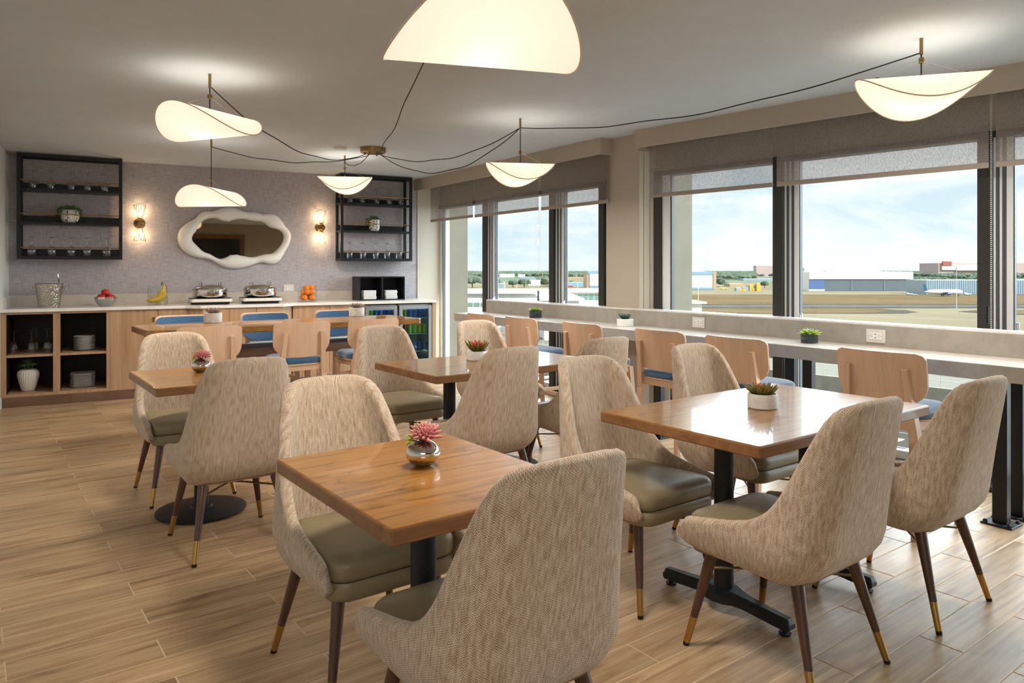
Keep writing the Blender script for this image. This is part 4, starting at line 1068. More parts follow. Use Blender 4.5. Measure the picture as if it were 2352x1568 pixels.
silver_vase(gp(461, 854, TZ+ZF), 8, 'round silver vase with a pink succulent on the left table', 25)
def potted(p, r, h, mat_, n, L, el, kinds, label, seed, group=None, joined=False, name='potted_succulent', c=(0, 0)):
    t = thing(name, label, 'plant', Matrix.Translation(p), group); pot(mat_, r, h, t)
    rosette(t, n, L, el[0], el[1], kinds, (c[0], c[1], h-.010), seed=seed, joined=joined); return t
potted(gp(1751, 936, TZ+ZF), .0605, .062, M['stone_w'], 44, .078, (88, 22), ['leaf_red', 'leaf_olive', 'leaf_olive'], 'stone pot with a spiky olive and red succulent on the large right table', 1)
potted(gp(1096, 826, TZ+ZF), .070, .060, M['ceramic'], 44, .100, (88, 32), ['leaf_red', 'leaf_red', 'leaf_olive'], 'white pot with a spiky red succulent on the middle table', 2)
potted(gp(489, 741, CTZ+ZF), .076, .088, M['stone_w'], 30, .085, (84, 28), ['leaf_pale', 'leaf_mauve', 'leaf_mauve'], 'white pot with a mauve succulent at the left of the communal table', 4, 'white pots on the communal table', True)
potted(gp(819, 726, CTZ+ZF), .076, .088, M['stone_w'], 30, .085, (84, 28), ['leaf_pale', 'leaf_mauve', 'leaf_mauve'], 'white pot with a mauve succulent at the right of the communal table', 5, 'white pots on the communal table', True)
def bp(x, Nn): return BAR @ Vector((Nn, bayT(x, Nn, BAR), BT))
potted(bp(1230, 4.42), .062, .075, M['stone_d'], 26, .070, (80, 20), ['leaf_pale', 'leaf_lime'], 'dark marble pot with a bright green succulent at the far end of the window counter', 6, joined=True)
potted(bp(1436, 4.40), .072, .065, M['ceramic'], 26, .075, (78, 40), ['leaf_teal'], 'white pot with a dark green succulent on the window counter by the pier', 7, joined=True)
potted(bp(1859, 4.40), .054, .064, M['stone_d'], 32, .072, (75, 12), ['leaf_pale', 'leaf_lime', 'leaf_lime'], 'dark veined marble pot with a green succulent on the window counter', 9)
def trailing(p, kind, seed, label):
    t = thing('trailing_plant', label, 'plant', p); rg = random.Random(seed)
    if kind == 'round': prof = [(0, 0), (.055, 0), (.075, .02), (.088, .055), (.088, .09), (.074, .125), (.064, .14), (.058, .138), (.058, .12), (0, .118)]; MB().lathe(prof, 96, ribs=24, rib=.06).build('pot', M['ceramic'], t, True, 0); hh = .14; rr = .06
    else: prof = [(0, 0), (.055, 0), (.058, .022), (.066, .026), (.066, .145), (.06, .145), (.06, .12), (0, .12)]; MB().lathe(prof, 36).build('pot', M['ceramic'], t, True); hh = .145; rr = .055
    mb = MB(); me = LF['leaf_dark']; v = [x.co.copy() for x in me.vertices]; f = [tuple(q.vertices) for q in me.polygons]
    def lf(c, s): mb.add(v, f, Matrix.Translation(c) @ Euler((rg.uniform(0, 6), rg.uniform(0, 6), rg.uniform(0, 6))).to_matrix().to_4x4() @ Matrix.Scale(s, 4))
    for i in range(130): a = rg.uniform(0, 6.28); r = rr*math.sqrt(rg.random()); lf((r*math.cos(a), r*math.sin(a), hh-.01+rg.random()*.05), .028)
    for i in range(22):
        a = rg.uniform(0, 6.28); L = rg.uniform(.03, .15)
        if kind != 'round' and math.cos(a) > .1 and math.sin(a) < 0: continue
        k = 0.0
        while k < L+.06: r = rr+.02+.03*min(1, k/.05); z = hh+.015-max(0, k-.02)*1.0; lf((r*math.cos(a), r*math.sin(a), max(.01, z)), .022); k += .009
    if kind != 'round':
        for sx in (-1, 1):
            for i in range(14): lf((sx*(.07+.008*i), -.02, .012), .022)
    o = mb.build('foliage', M['leaf_dark'], t, True, 0); o['kind'] = 'stuff'
trailing(BW @ Matrix.Translation((bwx(160, -.17), -.17, 1.8425)), 'round', 1, 'trailing plant in a white ribbed pot on the left rack')
trailing(BW @ Matrix.Translation((bwx(860, -.17), -.17, 1.8425)), 'cyl', 2, 'trailing plant in a plain white pot on the right rack')

# ================================================================ MIRROR
OUT = [(300,650),(325,560),(400,490),(520,430),(560,370),(620,335),(720,340),(800,310),(900,288),(1000,300),(1080,335),(1160,350),(1250,350),(1340,378),(1440,360),(1500,390),(1545,440),(1580,480),(1600,530),(1650,570),(1672,640),(1655,720),(1610,800),(1570,880),(1520,950),(1450,980),(1380,970),(1320,950),(1240,970),(1130,1010),(1000,1030),(880,1020),(800,980),(720,930),(640,905),(520,895),(430,860),(350,790),(310,720)]
INN = [(475,665),(500,610),(540,570),(535,520),(600,465),(680,425),(760,420),(840,455),(920,465),(1000,440),(1090,430),(1180,450),(1260,460),(1330,465),(1370,500),(1420,540),(1520,555),(1570,600),(1585,660),(1560,730),(1500,800),(1440,852),(1360,850),(1290,870),(1190,890),(1110,875),(1020,855),(940,860),(870,900),(820,912),(760,890),(700,850),(620,825),(570,780),(520,730),(485,695)]
def towall(pts, Y): return [Vector((bwx(350+x/5.227, Y), bwz(350+x/5.227, 420+y/5.227, Y))) for x, y in pts]
def polar(pts, c, n):
    an = sorted(((math.atan2((p-c).y, (p-c).x), p) for p in pts), key=lambda q: q[0]); an = [(an[-1][0]-2*math.pi, an[-1][1])]+an+[(an[0][0]+2*math.pi, an[0][1])]
    out_ = []
    for i in range(n):
        a = -math.pi+2*math.pi*i/n
        for (a0, p0), (a1, p1) in zip(an, an[1:]):
            if a0 <= a <= a1 and a1 > a0: k = (a-a0)/(a1-a0); r = ((p0-c).length*(1-k)+(p1-c).length*k); out_.append((a, r)); break
    return out_
wo, wi = towall(OUT, -.04), towall(INN, -.06); c = sum(wi, Vector((0, 0)))/len(wi)
NP = 144
po, pi_ = polar(wo, c, NP), polar(wi, c, NP)
def smooth(p, it=1):
    r = [q[1] for q in p]
    for _ in range(it): r = [(r[i-1]+2*r[i]+r[(i+1) % len(r)])/4 for i in range(len(r))]
    return [(a[0], b) for a, b in zip(p, r)]
po, pi_ = smooth(po), smooth(pi_)
t = thing('wall_mirror', 'mirror with a wavy white plaster frame on the grey wall', 'mirror', BW @ Matrix.Translation((c.x, 0, c.y)))
mb = MB(); vs = []; fs = []; K = 9
for (a, ro), (_, ri) in zip(po, pi_):
    w = ro-ri; mid = (ro+ri)/2; hgt = min(.085, .04+.25*w)
    for k in range(K+1):
        b = math.pi*k/K; r = mid+w/2*math.cos(b)*1.0; y = -.012-hgt*math.sin(b)**.8
        vs.append((r*math.cos(a), y, r*math.sin(a)))
for i in range(NP):
    for k in range(K): fs.append((i*(K+1)+k, ((i+1) % NP)*(K+1)+k, ((i+1) % NP)*(K+1)+k+1, i*(K+1)+k+1))
mb.add(vs, fs); mb.build('frame', M['gesso'], t, True, 0)
mb = MB(); vs = [(r*1.02*math.cos(a), -.02, r*1.02*math.sin(a)) for a, r in pi_]; mb.add(vs+[(v[0], -.014, v[2]) for v in vs], [tuple(range(NP)), tuple(range(NP, 2*NP))[::-1]]+[(i, NP+i, NP+(i+1) % NP, (i+1) % NP) for i in range(NP)]); mb.build('mirror_glass', M['mirror'], t)
# ================================================================ SCONCES
def sconce(px_, py_, label):
    X_ = bwx(px_, -.08); Z_ = bwz(px_, py_, -.08)
    t = thing('wall_sconce', label, 'sconce', BW @ Matrix.Translation((X_, 0, Z_)), 'brass wire sconces beside the mirror')
    MB().lathe([(0, 0), (.055, 0), (.06, .006), (.05, .014), (0, .018)], 32, M=Matrix.Rotation(R(90), 4, 'X')).build('backplate', M['brass_d'], t, True)
    MB().sphere((0, -.075, 0), .045, 20, 12, (1.15, .8, .9)).rod((0, -.01, 0), (0, -.06, 0), .012).rod((0, -.095, 0), (0, -.118, 0), .016).build('hub', M['brass_d'], t, True)
    for sg in (-1, 1):
        g = MB(); nW = 14
        for k in range(nW): a = 2*math.pi*k/nW; g.rod((.022*math.cos(a), -.075+.022*math.sin(a), sg*.045), (.062*math.cos(a), -.075+.055*math.sin(a), sg*.20), .0019, n=5)
        g.tube([(.062*math.cos(2*math.pi*k/28), -.075+.055*math.sin(2*math.pi*k/28), sg*.20) for k in range(28)], .0022, 6, True)
        g.tube([(.022*math.cos(2*math.pi*k/16), -.075+.022*math.sin(2*math.pi*k/16), sg*.045) for k in range(16)], .003, 6, True); g.build('wire_cage', M['brass'], t)
        MB().rod((0, -.075, sg*.04), (0, -.075, sg*.06), .013).build('socket', M['brass_d'], t)
        MB().lathe([(0, 0), (.008, .004), (.012, .02), (.012, .04), (.008, .055), (0, .058)], 16, M=Matrix.Translation((0, -.075, sg*.06)) @ Matrix.Rotation(0 if sg > 0 else math.pi, 4, 'X')).build('bulb', M['bulb'], t, True)
        L = bpy.data.lights.new('sconce_light', 'POINT'); L.energy = 1.5; L.color = (1, .72, .42); L.shadow_soft_size = .015
        lo = bpy.data.objects.new('sconce_light', L); COL.objects.link(lo); lo.parent = t; lo.location = (0, -.075, sg*.135)
sconce(321, 512, 'brass wire sconce left of the mirror'); sconce(738, 522, 'brass wire sconce right of the mirror')
# ================================================================ OUTLETS
def outlet(Mx, w, h, label, n=2):
    t = thing('outlet', label, 'outlet', Mx); MB().bbox(-w/2, w/2, -.006, 0, -h/2, h/2, .002).build('plate', M['plastic_w'], t)
    MB().bbox(-w*.32, w*.32, -.0085, -.006, -h*.26, h*.26, .001).build('socket_face', M['ceramic'], t)
    s = MB()
    for sx in (-1, 1):
        for dz in (-.006, .006): s.box(sx*w*.19-.005, sx*w*.19+.004, -.0092, -.0084, dz-.0012, dz+.0012)
        s.rod((sx*w*.19+sx*.012, -.0084, 0), (sx*w*.19+sx*.012, -.0092, 0), .0024, n=8)
    s.box(-.004, .004, -.0092, -.0084, -.013, -.008); s.box(-.004, .004, -.0092, -.0084, .008, .013); s.build('slots', M['plastic_k'], t)
outlet(BW @ Matrix.Translation((bwx(663), 0, bwz(663, 661))), .125, .085, 'white double outlet on the grey wall beside the jar of oranges')
BM = BAR @ Matrix.Rotation(R(-90), 4, 'Z')             # face towards the room
def bar_out(x, y, label):
    T = bayT(x, 4.56, BAR); outlet(BAR @ Matrix.Translation((4.561, T, .925)) @ Matrix.Rotation(R(-90), 4, 'Z'), .125, .085, label)
bar_out(1605, 740, 'white outlet in the stone upstand, right of the small white planter'); bar_out(2012, 774, 'white outlet in the stone upstand near the nearest beech stool')
# ================================================================ THINGS ON THE BUFFET
def cp(px_, Y): return BW @ Matrix.Translation((bwx(px_, Y), Y, CT))
t = thing('ice_bucket', 'hammered steel ice bucket with a scoop on the left of the worktop', 'bucket', cp(113, -.38))
hm = base('hammered_steel', '#C9C4BB', .16, 1.0); nt = hm.node_tree; vo = N(nt, 'ShaderNodeTexVoronoi', inp={'Scale': 85.0}); nt.links.new(coords(nt), vo.inputs['Vector'])
bb = N(nt, 'ShaderNodeBump', inp={'Strength': .9, 'Distance': .006}); nt.links.new(vo.outputs['Distance'], bb.inputs['Height']); nt.links.new(bb.outputs[0], nt.nodes['Principled BSDF'].inputs['Normal'])
MB().lathe([(0, .004), (.092, .0), (.095, .004), (.125, .238), (.128, .243), (.124, .246), (.119, .240), (.09, .02), (0, .018)], 48).build('bucket', hm, t, True, 50)
g = MB()
for sx in (-1, 1): g.rod((sx*.12, 0, .195), (sx*.145, 0, .198), .007).sphere((sx*.148, 0, .198), .012, 10, 6)
g.build('handle', M['steel'], t, True)
g = MB().tube([(.03, 0, .05), (.07, 0, .20), (.085, 0, .26), (.078, 0, .31), (.075, 0, .345)], [.004, .005, .006, .009, .007], 8); g.build('scoop_handle', M['steel'], t, True)
t = thing('fruit_bowl', 'round steel bowl holding red apples', 'bowl', cp(243, -.36))
MB().lathe([(0, .002), (.05, 0), (.055, .004), (.09, .035), (.106, .075), (.106, .095), (.103, .098), (.100, .095), (.098, .075), (.05, .012), (0, .010)], 48).build('bowl', M['steel_b'], t, True, 50)
MB().lathe([(.1035, .075), (.1075, .075), (.1075, .098), (.1035, .099)], 48).build('rim_band', M['silver'], t, True)
AP = MB().lathe([(0, .010), (.012, .003), (.025, 0), (.036, .014), (.041, .034), (.038, .052), (.025, .064), (.012, .066), (.004, .060), (0, .056)], 24)
apm = AP.mesh('apple', M['apple'], True, 0); stm = MB().rod((0, 0, .056), (.003, 0, .078), .0016, n=6).mesh('stem', M['banana_t'])
for i, (x, y, z, lb) in enumerate(((-.042, -.035, .062, 'red apple at the left of the bowl'), (.042, -.035, .062, 'red apple at the right of the bowl'), (0, .045, .062, 'red apple at the back of the bowl'), (0, -.005, .112, 'red apple on top of the pile in the bowl'))):
    o = link('apple', apm, None, cp(243, -.36) @ Matrix.Translation((x, y, z)) @ Matrix.Rotation(i*1.3, 4, 'Z') @ Matrix.Rotation(.2, 4, 'X')); kid(link('stem', stm, o), o); tag(o, lb, 'apple', 'red apples in the bowl')
def jar(px_, Y, w, h, label, square=False):
    t = thing('glass_jar', label, 'jar', cp(px_, Y))
    ol = rrect(w, w, .012 if square else w/2-.001, 4 if square else 10); n = len(ol)
    mb = MB().slab(ol, [(0, 0), (0, h)], capt=False); mb.slab(ol, [(.006, .012), (.006, h)], capt=False)
    # rim
    mb.build('glass', M['jar_glass'], t, True, 40); return t
jar(362, -.36, .205, .215, 'clear round glass jar holding bananas')
def banana(Mx, label):
    mb = MB(); n = 14; pts = []; rs = []
    for i in range(n+1):
        a = R(-52+104*i/n); pts.append((0, .115*math.sin(a), .115*(1-math.cos(a))-.02)); k = abs(2*i/n-1); rs.append(.0215*(1-k**3*.75))
    mb.tube(pts, rs, 6); o = mb.build('banana', M['banana'], None, True, 60, M=Mx); tag(o, label, 'banana', 'bananas in the round glass jar')
    s = MB().rod(pts[-1], (0, .118, .055), .0055, .004, 6); s.build('stem', M['banana_t'], o)
BJ = cp(362, -.36)
for i, (x, y, z, rx, rz, lb) in enumerate(((-.03, 0, .055, 20, 70, 'lowest banana in the jar, lying to the left'), (-.012, -.02, .08, 38, 80, 'banana leaning left in the front of the jar'), (.025, .01, .06, 35, 85, 'banana at the bottom right of the jar'), (.045, .0, .115, 62, 95, 'banana standing against the right side of the jar'), (.0, .03, .11, 48, 75, 'banana at the back of the jar'), (.03, -.03, .10, 55, 88, 'front banana in the middle of the jar'))):
    banana(BJ @ Matrix.Translation((x*.8, y, z+.012)) @ Matrix.Scale(1.0, 4) @ Matrix.Rotation(R(-90+rz), 4, 'Z') @ Matrix.Rotation(R(-90), 4, 'Z') @ Matrix.Rotation(R(rx), 4, 'X'), lb)
jar(706, -.32, .195, .19, 'clear square glass jar filled with oranges', True)
orm = MB().sphere((0, 0, 0), .037, 20, 12, (1, 1, .95)).mesh('orange', M['orange'], True, 0); OJ = cp(706, -.32)
onames = ['bottom left front', 'bottom right front', 'bottom left back', 'bottom right back', 'second layer left', 'second layer right', 'second layer back', 'third layer left', 'third layer right', 'topmost left', 'topmost right']
for (x, y, z), nm in zip(((-.045, -.045, .050), (.045, -.042, .050), (-.043, .045, .050), (.043, .045, .052), (-.045, .0, .108), (.042, .006, .110), (.0, .052, .104), (-.01, -.045, .118), (.045, -.045, .122), (-.012, .0, .166), (.046, .004, .172)), onames):
    o = link('orange', orm, None, OJ @ Matrix.Translation((x, y, z))); tag(o, 'orange at the %s of the square jar' % nm, 'orange', 'oranges in the square glass jar')
def chafer(px_, label_b, label_c):
    B_ = cp(px_, -.42)
    t = thing('induction_warmer', label_b, 'warmer', B_)
    MB().bbox(-.19, .19, -.15, .17, .018, .026, .003).bbox(-.175, .175, -.14, .16, .004, .03, .004).build('base_box', M['black_metal'], t)
    MB().slab(rrect(.43, .34, .03, 5), [(.004, .028), (0, .032), (0, .062), (.004, .066)]).build('steel_body', M['plastic_w'], t, True)
    MB().slab(rrect(.43, .34, .03, 5), [(0, .0662), (0, .070)]).build('glass_top', M['plastic_k'], t)
    g = MB()
    for sx in (-1, 1):
        for y in (-.13, .14): g.rod((sx*.17, y, 0), (sx*.17, y, .02), .014, n=10)
    g.build('foot', M['rubber'], t)
    t = thing('chafing_dish', label_c, 'chafing dish', B_ @ Matrix.Translation((0, .01, .0705)))
    MB().lathe([(0, .0), (.135, .0), (.15, .008), (.178, .012), (.182, .02), (.182, .085), (.19, .088), (.19, .095), (.18, .096)], 56).build('pan', M['steel'], t, True, 40)
    MB().lathe([(.183, .0965), (.181, .105), (.16, .128), (.12, .143), (.06, .150), (0, .152)], 56).build('lid', M['steel'], t, True, 40)
    g = MB()
    for sx in (-1, 1): g.rod((sx*.10, -.10, .138), (sx*.10, -.10, .168), .004, n=6).rod((sx*.10, .10, .138), (sx*.10, .10, .168), .004, n=6).rod((sx*.10, -.11, .168), (sx*.10, .11, .168), .006, n=8)
    g.build('lid_handle', M['steel'], t)
    MB().bbox(-.022, .022, -.198, -.18, .055, .1, .003).bbox(-.03, .03, -.205, -.195, .095, .105, .003).build('front_latch', M['steel_b'], t)
chafer(483, 'white and black warming base under the left chafing dish', 'left round chrome chafing dish with a domed lid')
chafer(598, 'white and black warming base under the right chafing dish', 'right round chrome chafing dish with a domed lid')
# black cubby with napkins
xa, xb = bwx(825, -.36), bwx(930, -.36); t = thing('napkin_cubby', 'black two-bay box holding white napkins at the right of the worktop', 'organiser', BW @ Matrix.Translation((xa, -.36, CT))); w = xb-xa
mb = MB(); h = .30; dp = .30; th = .014
mb.bbox(0, w, 0, dp, 0, th, .001); mb.bbox(0, w, 0, dp, h-th, h, .001); mb.bbox(0, w, dp-th, dp, th, h-th, .001)
mb.build('case', M['black_metal'], t)
for x in (0, w/2-.008, w-th): MB().bbox(x, x+(th if x != w/2-.008 else .016), 0, dp-th, th, h-th, .001).build('side_panel', M['black_metal'], t)
npk = MB().slab(rrect(.165, .165, .006, 3), [(.001, 0), (0, .002), (0, .009), (.001, .0105)]).mesh('napkin_pack', M['dinner'], True)
WORD = ['lowest', 'second lowest', 'third from the bottom', 'fourth from the bottom', 'fifth from the bottom', 'sixth from the bottom', 'seventh from the bottom', 'eighth from the bottom', 'ninth from the bottom', 'tenth from the bottom', 'eleventh from the bottom', 'twelfth from the bottom', 'thirteenth from the bottom']
for side, x0 in (('left', w*.25), ('right', w*.72)):
    for k in range(9):
        o = link('napkin', npk, None, BW @ Matrix.Translation((xa+x0+random.uniform(-.004, .004), -.36+.11+random.uniform(-.004, .004), CT+th+.0005+k*.0125)) @ Matrix.Scale(1.0 if side == 'left' else .95, 4)); tag(o, '%s folded white napkin in the %s bay of the black box' % (WORD[k], side), 'napkin', 'white napkins in the black box')
# ================================================================ THINGS IN THE OPEN SHELVES
SB = KZ+.0305; SU = SZ+.0125
for k, (px_, Y, lb) in enumerate(((32, -.46, 'upturned wine glass at the left of the open shelf'), (72, -.46, 'upturned wine glass in the middle of the open shelf'), (108, -.46, 'front upturned wine glass at the right of the open shelf'), (84, -.26, 'upturned wine glass in the back row of the open shelf, middle'), (114, -.26, 'upturned wine glass in the back row of the open shelf, right'))):
    o = link('wine_glass', GL_S, None, BW @ Matrix.Translation((bwx(px_, Y), Y, SU)) @ Matrix.Scale(1.12, 4)); tag(o, lb, 'glass', 'upturned wine glasses in the open shelf unit')
plm = MB().lathe([(0, 0), (.055, 0), (.06, .004), (.10, .016), (.101, .019), (.098, .019), (.06, .0085), (0, .006)], 40).mesh('plate', M['dinner'], True, 40)
for k in range(10):
    o = link('plate', plm, None, BW @ Matrix.Translation((bwx(194, -.40), -.40, SU+k*.0145))); tag(o, '%s round white plate of the stack on the upper open shelf' % WORD[k], 'plate', 'round white plates stacked on the open shelf')
sqm = MB().slab(rrect(.155, .155, .01, 4), [(0, 0), (.0, .003), (-.035, .0115), (-.035, .013), (-.033, .013), (0, .005)], capt=True).mesh('plate', M['dinner'], True, 40)
for k in range(12):
    o = link('square_plate', sqm, None, BW @ Matrix.Translation((bwx(190, -.36)+random.uniform(-.003, .003), -.36, SB+k*.0118)) @ Matrix.Rotation(R(random.uniform(-1.5, 1.5)), 4, 'Z')); tag(o, '%s square white plate of the stack on the lower open shelf' % WORD[k], 'plate', 'square white plates stacked on the open shelf')
t = thing('ribbed_vase', 'white ribbed vase with green echeverias on the lower open shelf', 'vase', BW @ Matrix.Translation((bwx(65, -.42), -.42, SB)))
MB().lathe([(0, 0), (.052, 0), (.058, .006), (.075, .06), (.092, .13), (.098, .165), (.092, .195), (.07, .215), (.052, .22), (.045, .215), (.045, .2), (0, .198)], 112, ribs=28, rib=.07).build('vase', M['ceramic'], t, True, 0)
for q, (x, y, z) in enumerate(((-.005, -.01, .29), (-.03, -.02, .245), (.04, -.015, .25), (.01, .02, .26))):
    rosette(t, 26, .045, 85, 5, ['leaf_green'], (x, y, z), 'echeveria', joined=True, seed=q); MB().rod((x*.4, y*.4, .20), (x, y, z), .005, n=6).build('stem', M['leaf_green'], t)
# cans in the fridges
canm = {k: MB().lathe([(0, 0), (.024, 0), (.030, .006), (.030, .10), (.026, .112), (.022, .113), (0, .110)], 16).mesh('can', M[k], True, 40) for k in ('can_b', 'can_g', 'can_y', 'can_r')}
FN = {0: 'left', 1: 'right'}; CN = {'can_b': 'blue', 'can_g': 'green', 'can_y': 'yellow', 'can_r': 'red'}
for fi, (xa, xb) in enumerate(fridge_x):
    for zi, (z, sh) in enumerate(((.36, 'bottom'), (.58, 'middle'), (.78, 'top'))):
        row = (['can_b', 'can_b', 'can_b', 'can_b', 'can_b', 'can_b'], ['can_r', 'can_r', 'can_g', 'can_g', 'can_y', 'can_g'], ['can_y', 'can_g', 'can_b', 'can_b', 'can_b', 'can_b'])[zi]
        for k in range(6):
            x = xa+.055+(xb-xa-.11)*k/5; h_ = 1.0 if zi < 2 else .95
            for r_ in (0, 1):
                o = link('drink_can', canm[row[k]], None, BW @ Matrix.Translation((x, FY+.13+r_*.075, z-.041)) @ Matrix.Scale(h_, 4)); tag(o, '%s can, %s %s from left, %s shelf, %s fridge' % (CN[row[k]], ('front row', 'back row')[r_], ('first', 'second', 'third', 'fourth', 'fifth', 'sixth')[k], sh, FN[fi]), 'can', 'drink cans in the %s fridge' % FN[fi])
# television opposite, seen in the mirror
Yr = -11.299
def refl(px_, py_):
    X0, Z0 = bwx(px_, -.02), bwz(px_, py_, -.02); P0 = BW @ Vector((X0, -.02, Z0)); D = P0-Vector((0, 0, CH)); Dl = BW.to_3x3().inverted() @ D; Dl.y *= -1
    k = (Yr-(-.02))/Dl.y; return X0+Dl.x*k, Z0+Dl.z*k
xr_, zt_ = refl(561, 540); xl_, _ = refl(438, 540)
t = thing('television', 'dark television in a wooden surround on the far wall, seen in the mirror', 'television', BW @ Matrix.Translation(((xr_+xl_)/2-.45, Yr, 0))); hw = abs(xr_-xl_)/2+.45
zb_ = zt_-1.45
m = MB(); m.bbox(-hw, hw, .0, .06, zt_-.11, zt_); m.bbox(-hw, hw, 0, .06, zb_, zb_+.11); m.bbox(-hw, -hw+.11, 0, .06, zb_+.11, zt_-.11); m.bbox(hw-.11, hw, 0, .06, zb_+.11, zt_-.11); m.build('surround', M['tvframe'], t)
MB().bbox(-hw+.11, hw-.11, .0, .04, zb_+.11, zt_-.11).build('screen', M['tv'], t)

# ================================================================ OUTSIDE
GZ = -25.0; EH = CH-GZ
def gd(y): return F*EH/(y-HY)
def obox(name, m, x0, x1, y0, y1, z0, z1, label=None, cat=None, group=None, kind=None):
    o = MB().box(x0, x1, y0, y1, z0, z1).build(name, m, None); return tag(o, label, cat, group, kind)
obox('ground', M['apron'], -2500, 5200, 60, 9000, GZ-1, GZ, kind='structure')
def strip(name, m, ya, yb, x0, x1, label, dz, cat='strip', kind=None, group=None):
    d1, d0 = gd(ya), gd(yb); obox(name, m, x0, x1, d0, d1, GZ+(.101 if 'marking' in name else -.2), GZ+dz, label, cat, group, kind)
strip('grass_field', M['grass'], 676, 698, -900, 2600, 'dry grass strip beyond the runway', .06, 'grass', 'stuff')
strip('grass_field', M['grass'], 708, 717, -600, 250, 'dry grass strip before the runway on the left', .06, 'grass', 'stuff')
strip('runway', M['tarmac'], 698, 708, -900, 2600, 'grey runway crossing the airfield', .10)
strip('runway_marking', M['white_line'], 702.5, 703.0, -900, 2600, 'white line painted along the runway', .14, 'marking')
MB_ = MB(); oo = [(gp(1900+260*math.cos(a)*.62, 716.5+4.2*math.sin(a), GZ)) for a in [2*math.pi*k/40 for k in range(40)]]
def flat(name, pts, m, dz, label, cat):
    n = len(pts); mb = MB(); mb.add([(p.x, p.y, GZ-.1) for p in pts]+[(p.x, p.y, GZ+dz) for p in pts], [tuple(range(n))[::-1], tuple(range(n, 2*n))]+[(i, (i+1) % n, n+(i+1) % n, n+i) for i in range(n)]); o = mb.build(name, m, None); return tag(o, label, cat)
def blob(pts_px): return [gp(x, y, GZ) for x, y in pts_px][::-1]
flat('taxiway_turn', blob([(1600, 713), (1980, 709.5), (2080, 712), (2108, 717), (2080, 720), (1980, 720.5), (1600, 720)]), M['tarmac'], .12, 'dark curved taxiway edge ending in a point', 'taxiway')
flat('taxiway_island', blob([(1500, 711.5), (1990, 709.8), (2045, 713.5), (2010, 718), (1900, 719.5), (1500, 719)]), M['grass'], .20, 'grass island inside the curved taxiway', 'grass')
flat('taxiway_turn', blob([(2200, 715.5), (2240, 712.5), (2400, 712), (2400, 724), (2290, 722.5)]), M['tarmac'], .12, 'dark pointed taxiway edge beside the right window post', 'taxiway')
flat('taxiway_island', blob([(2240, 716), (2280, 714), (2400, 713.5), (2400, 722), (2300, 720.5)]), M['grass'], .20, 'grass island by the right window post', 'grass')
# woodland to the horizon
obox('ground_wooded', M['trees'], -600, 6000, 1500, 9000, GZ-.1, GZ+.4, kind='structure')
rg = random.Random(5); mb = MB()
ico = [(0, 0, 1), (.89, 0, .45), (.28, .85, .45), (-.72, .53, .45), (-.72, -.53, .45), (.28, -.85, .45), (.72, .53, -.45), (-.28, .85, -.45), (-.89, 0, -.45), (-.28, -.85, -.45), (.72, -.53, -.45)]
icf = [(0, 1, 2), (0, 2, 3), (0, 3, 4), (0, 4, 5), (0, 5, 1), (1, 6, 2), (2, 7, 3), (3, 8, 4), (4, 9, 5), (5, 10, 1), (2, 6, 7), (3, 7, 8), (4, 8, 9), (5, 9, 10), (1, 10, 6)]
def tree_at(mb, x, y, r, h):
    a = rg.uniform(0, 6); c, s = math.cos(a), math.sin(a)
    mb.add([(x+r*(c*p[0]-s*p[1])*rg.uniform(.8, 1.15), y+r*(s*p[0]+c*p[1]), GZ+h*.55+h*.48*p[2]*rg.uniform(.85, 1.1)) for p in ico], icf)
EXC = [(2150, 2365, -2600), (1737, 1790, -2500), (1848, 1893, -2500), (1905, 2000, -2500), (1855, 2100, 668), (1575, 1648, 665), (1345, 1425, 661), (2120, 2490, 676), (1735, 1792, 0), (1262, 1290, 658), (1147, 1182, 637), (1190, 1206, 636), (1214, 1242, 656), (1195, 1228, 641), (1298, 1345, 646), (1292, 1340, 656), (1130, 1160, 661), (1676, 1706, 658), (1708, 1776, 645), (1690, 1755, 668)]
def blocked(px_, d):
    for xa, xb, yb in EXC:
        if yb < 0 and xa-4 < px_ < xb+4 and -yb-40 < d < -yb+160: return True
        if yb > 0 and xa-6 < px_ < xb+6 and d < gd(yb)+70: return True
    return False
cnt = 0
while cnt < 20000:
    m_ = rg.uniform(-.15, 1.0)
    if cnt < 2000:
        d = rg.uniform(1080, 2450)
        if math.sin(m_*61+d*.004)+math.sin(m_*23-d*.007+2) < .55: continue
    else: d = 2450+rg.random()**1.5*4500
    if blocked(CX+F*m_, d): continue
    r = rg.uniform(4.5, 8)*(1+d/6000); tree_at(mb, m_*d, d, r, rg.uniform(11, 16)); cnt += 1
o = mb.build('woodland', M['trees'], None); tag(o, 'dark green woodland stretching to the horizon', 'woodland', kind='stuff')
def far_tree(px_, y_base, hpx, label):
    d = gd(y_base); mb = MB(); x = (px_-CX)/F*d; h = hpx*d/F
    t = thing('airfield_tree', label, 'tree', Matrix.Translation((x, d, GZ)), 'dark trees beside the airfield'); m2 = MB()
    for k in range(14): a = rg.uniform(0, 6.28); r = rg.uniform(0, h*.55); m2.add([(r*math.cos(a)+p[0]*h*.32, r*math.sin(a)+p[1]*h*.32, h*.6+p[2]*h*.38+rg.uniform(-.1, .1)*h) for p in ico], icf)
    m2.build('crown', M['trees'], t, True, 0); MB().rod((0, 0, 0), (0, 0, h*.5), h*.05, n=6).build('trunk', M['banana_t'], t)
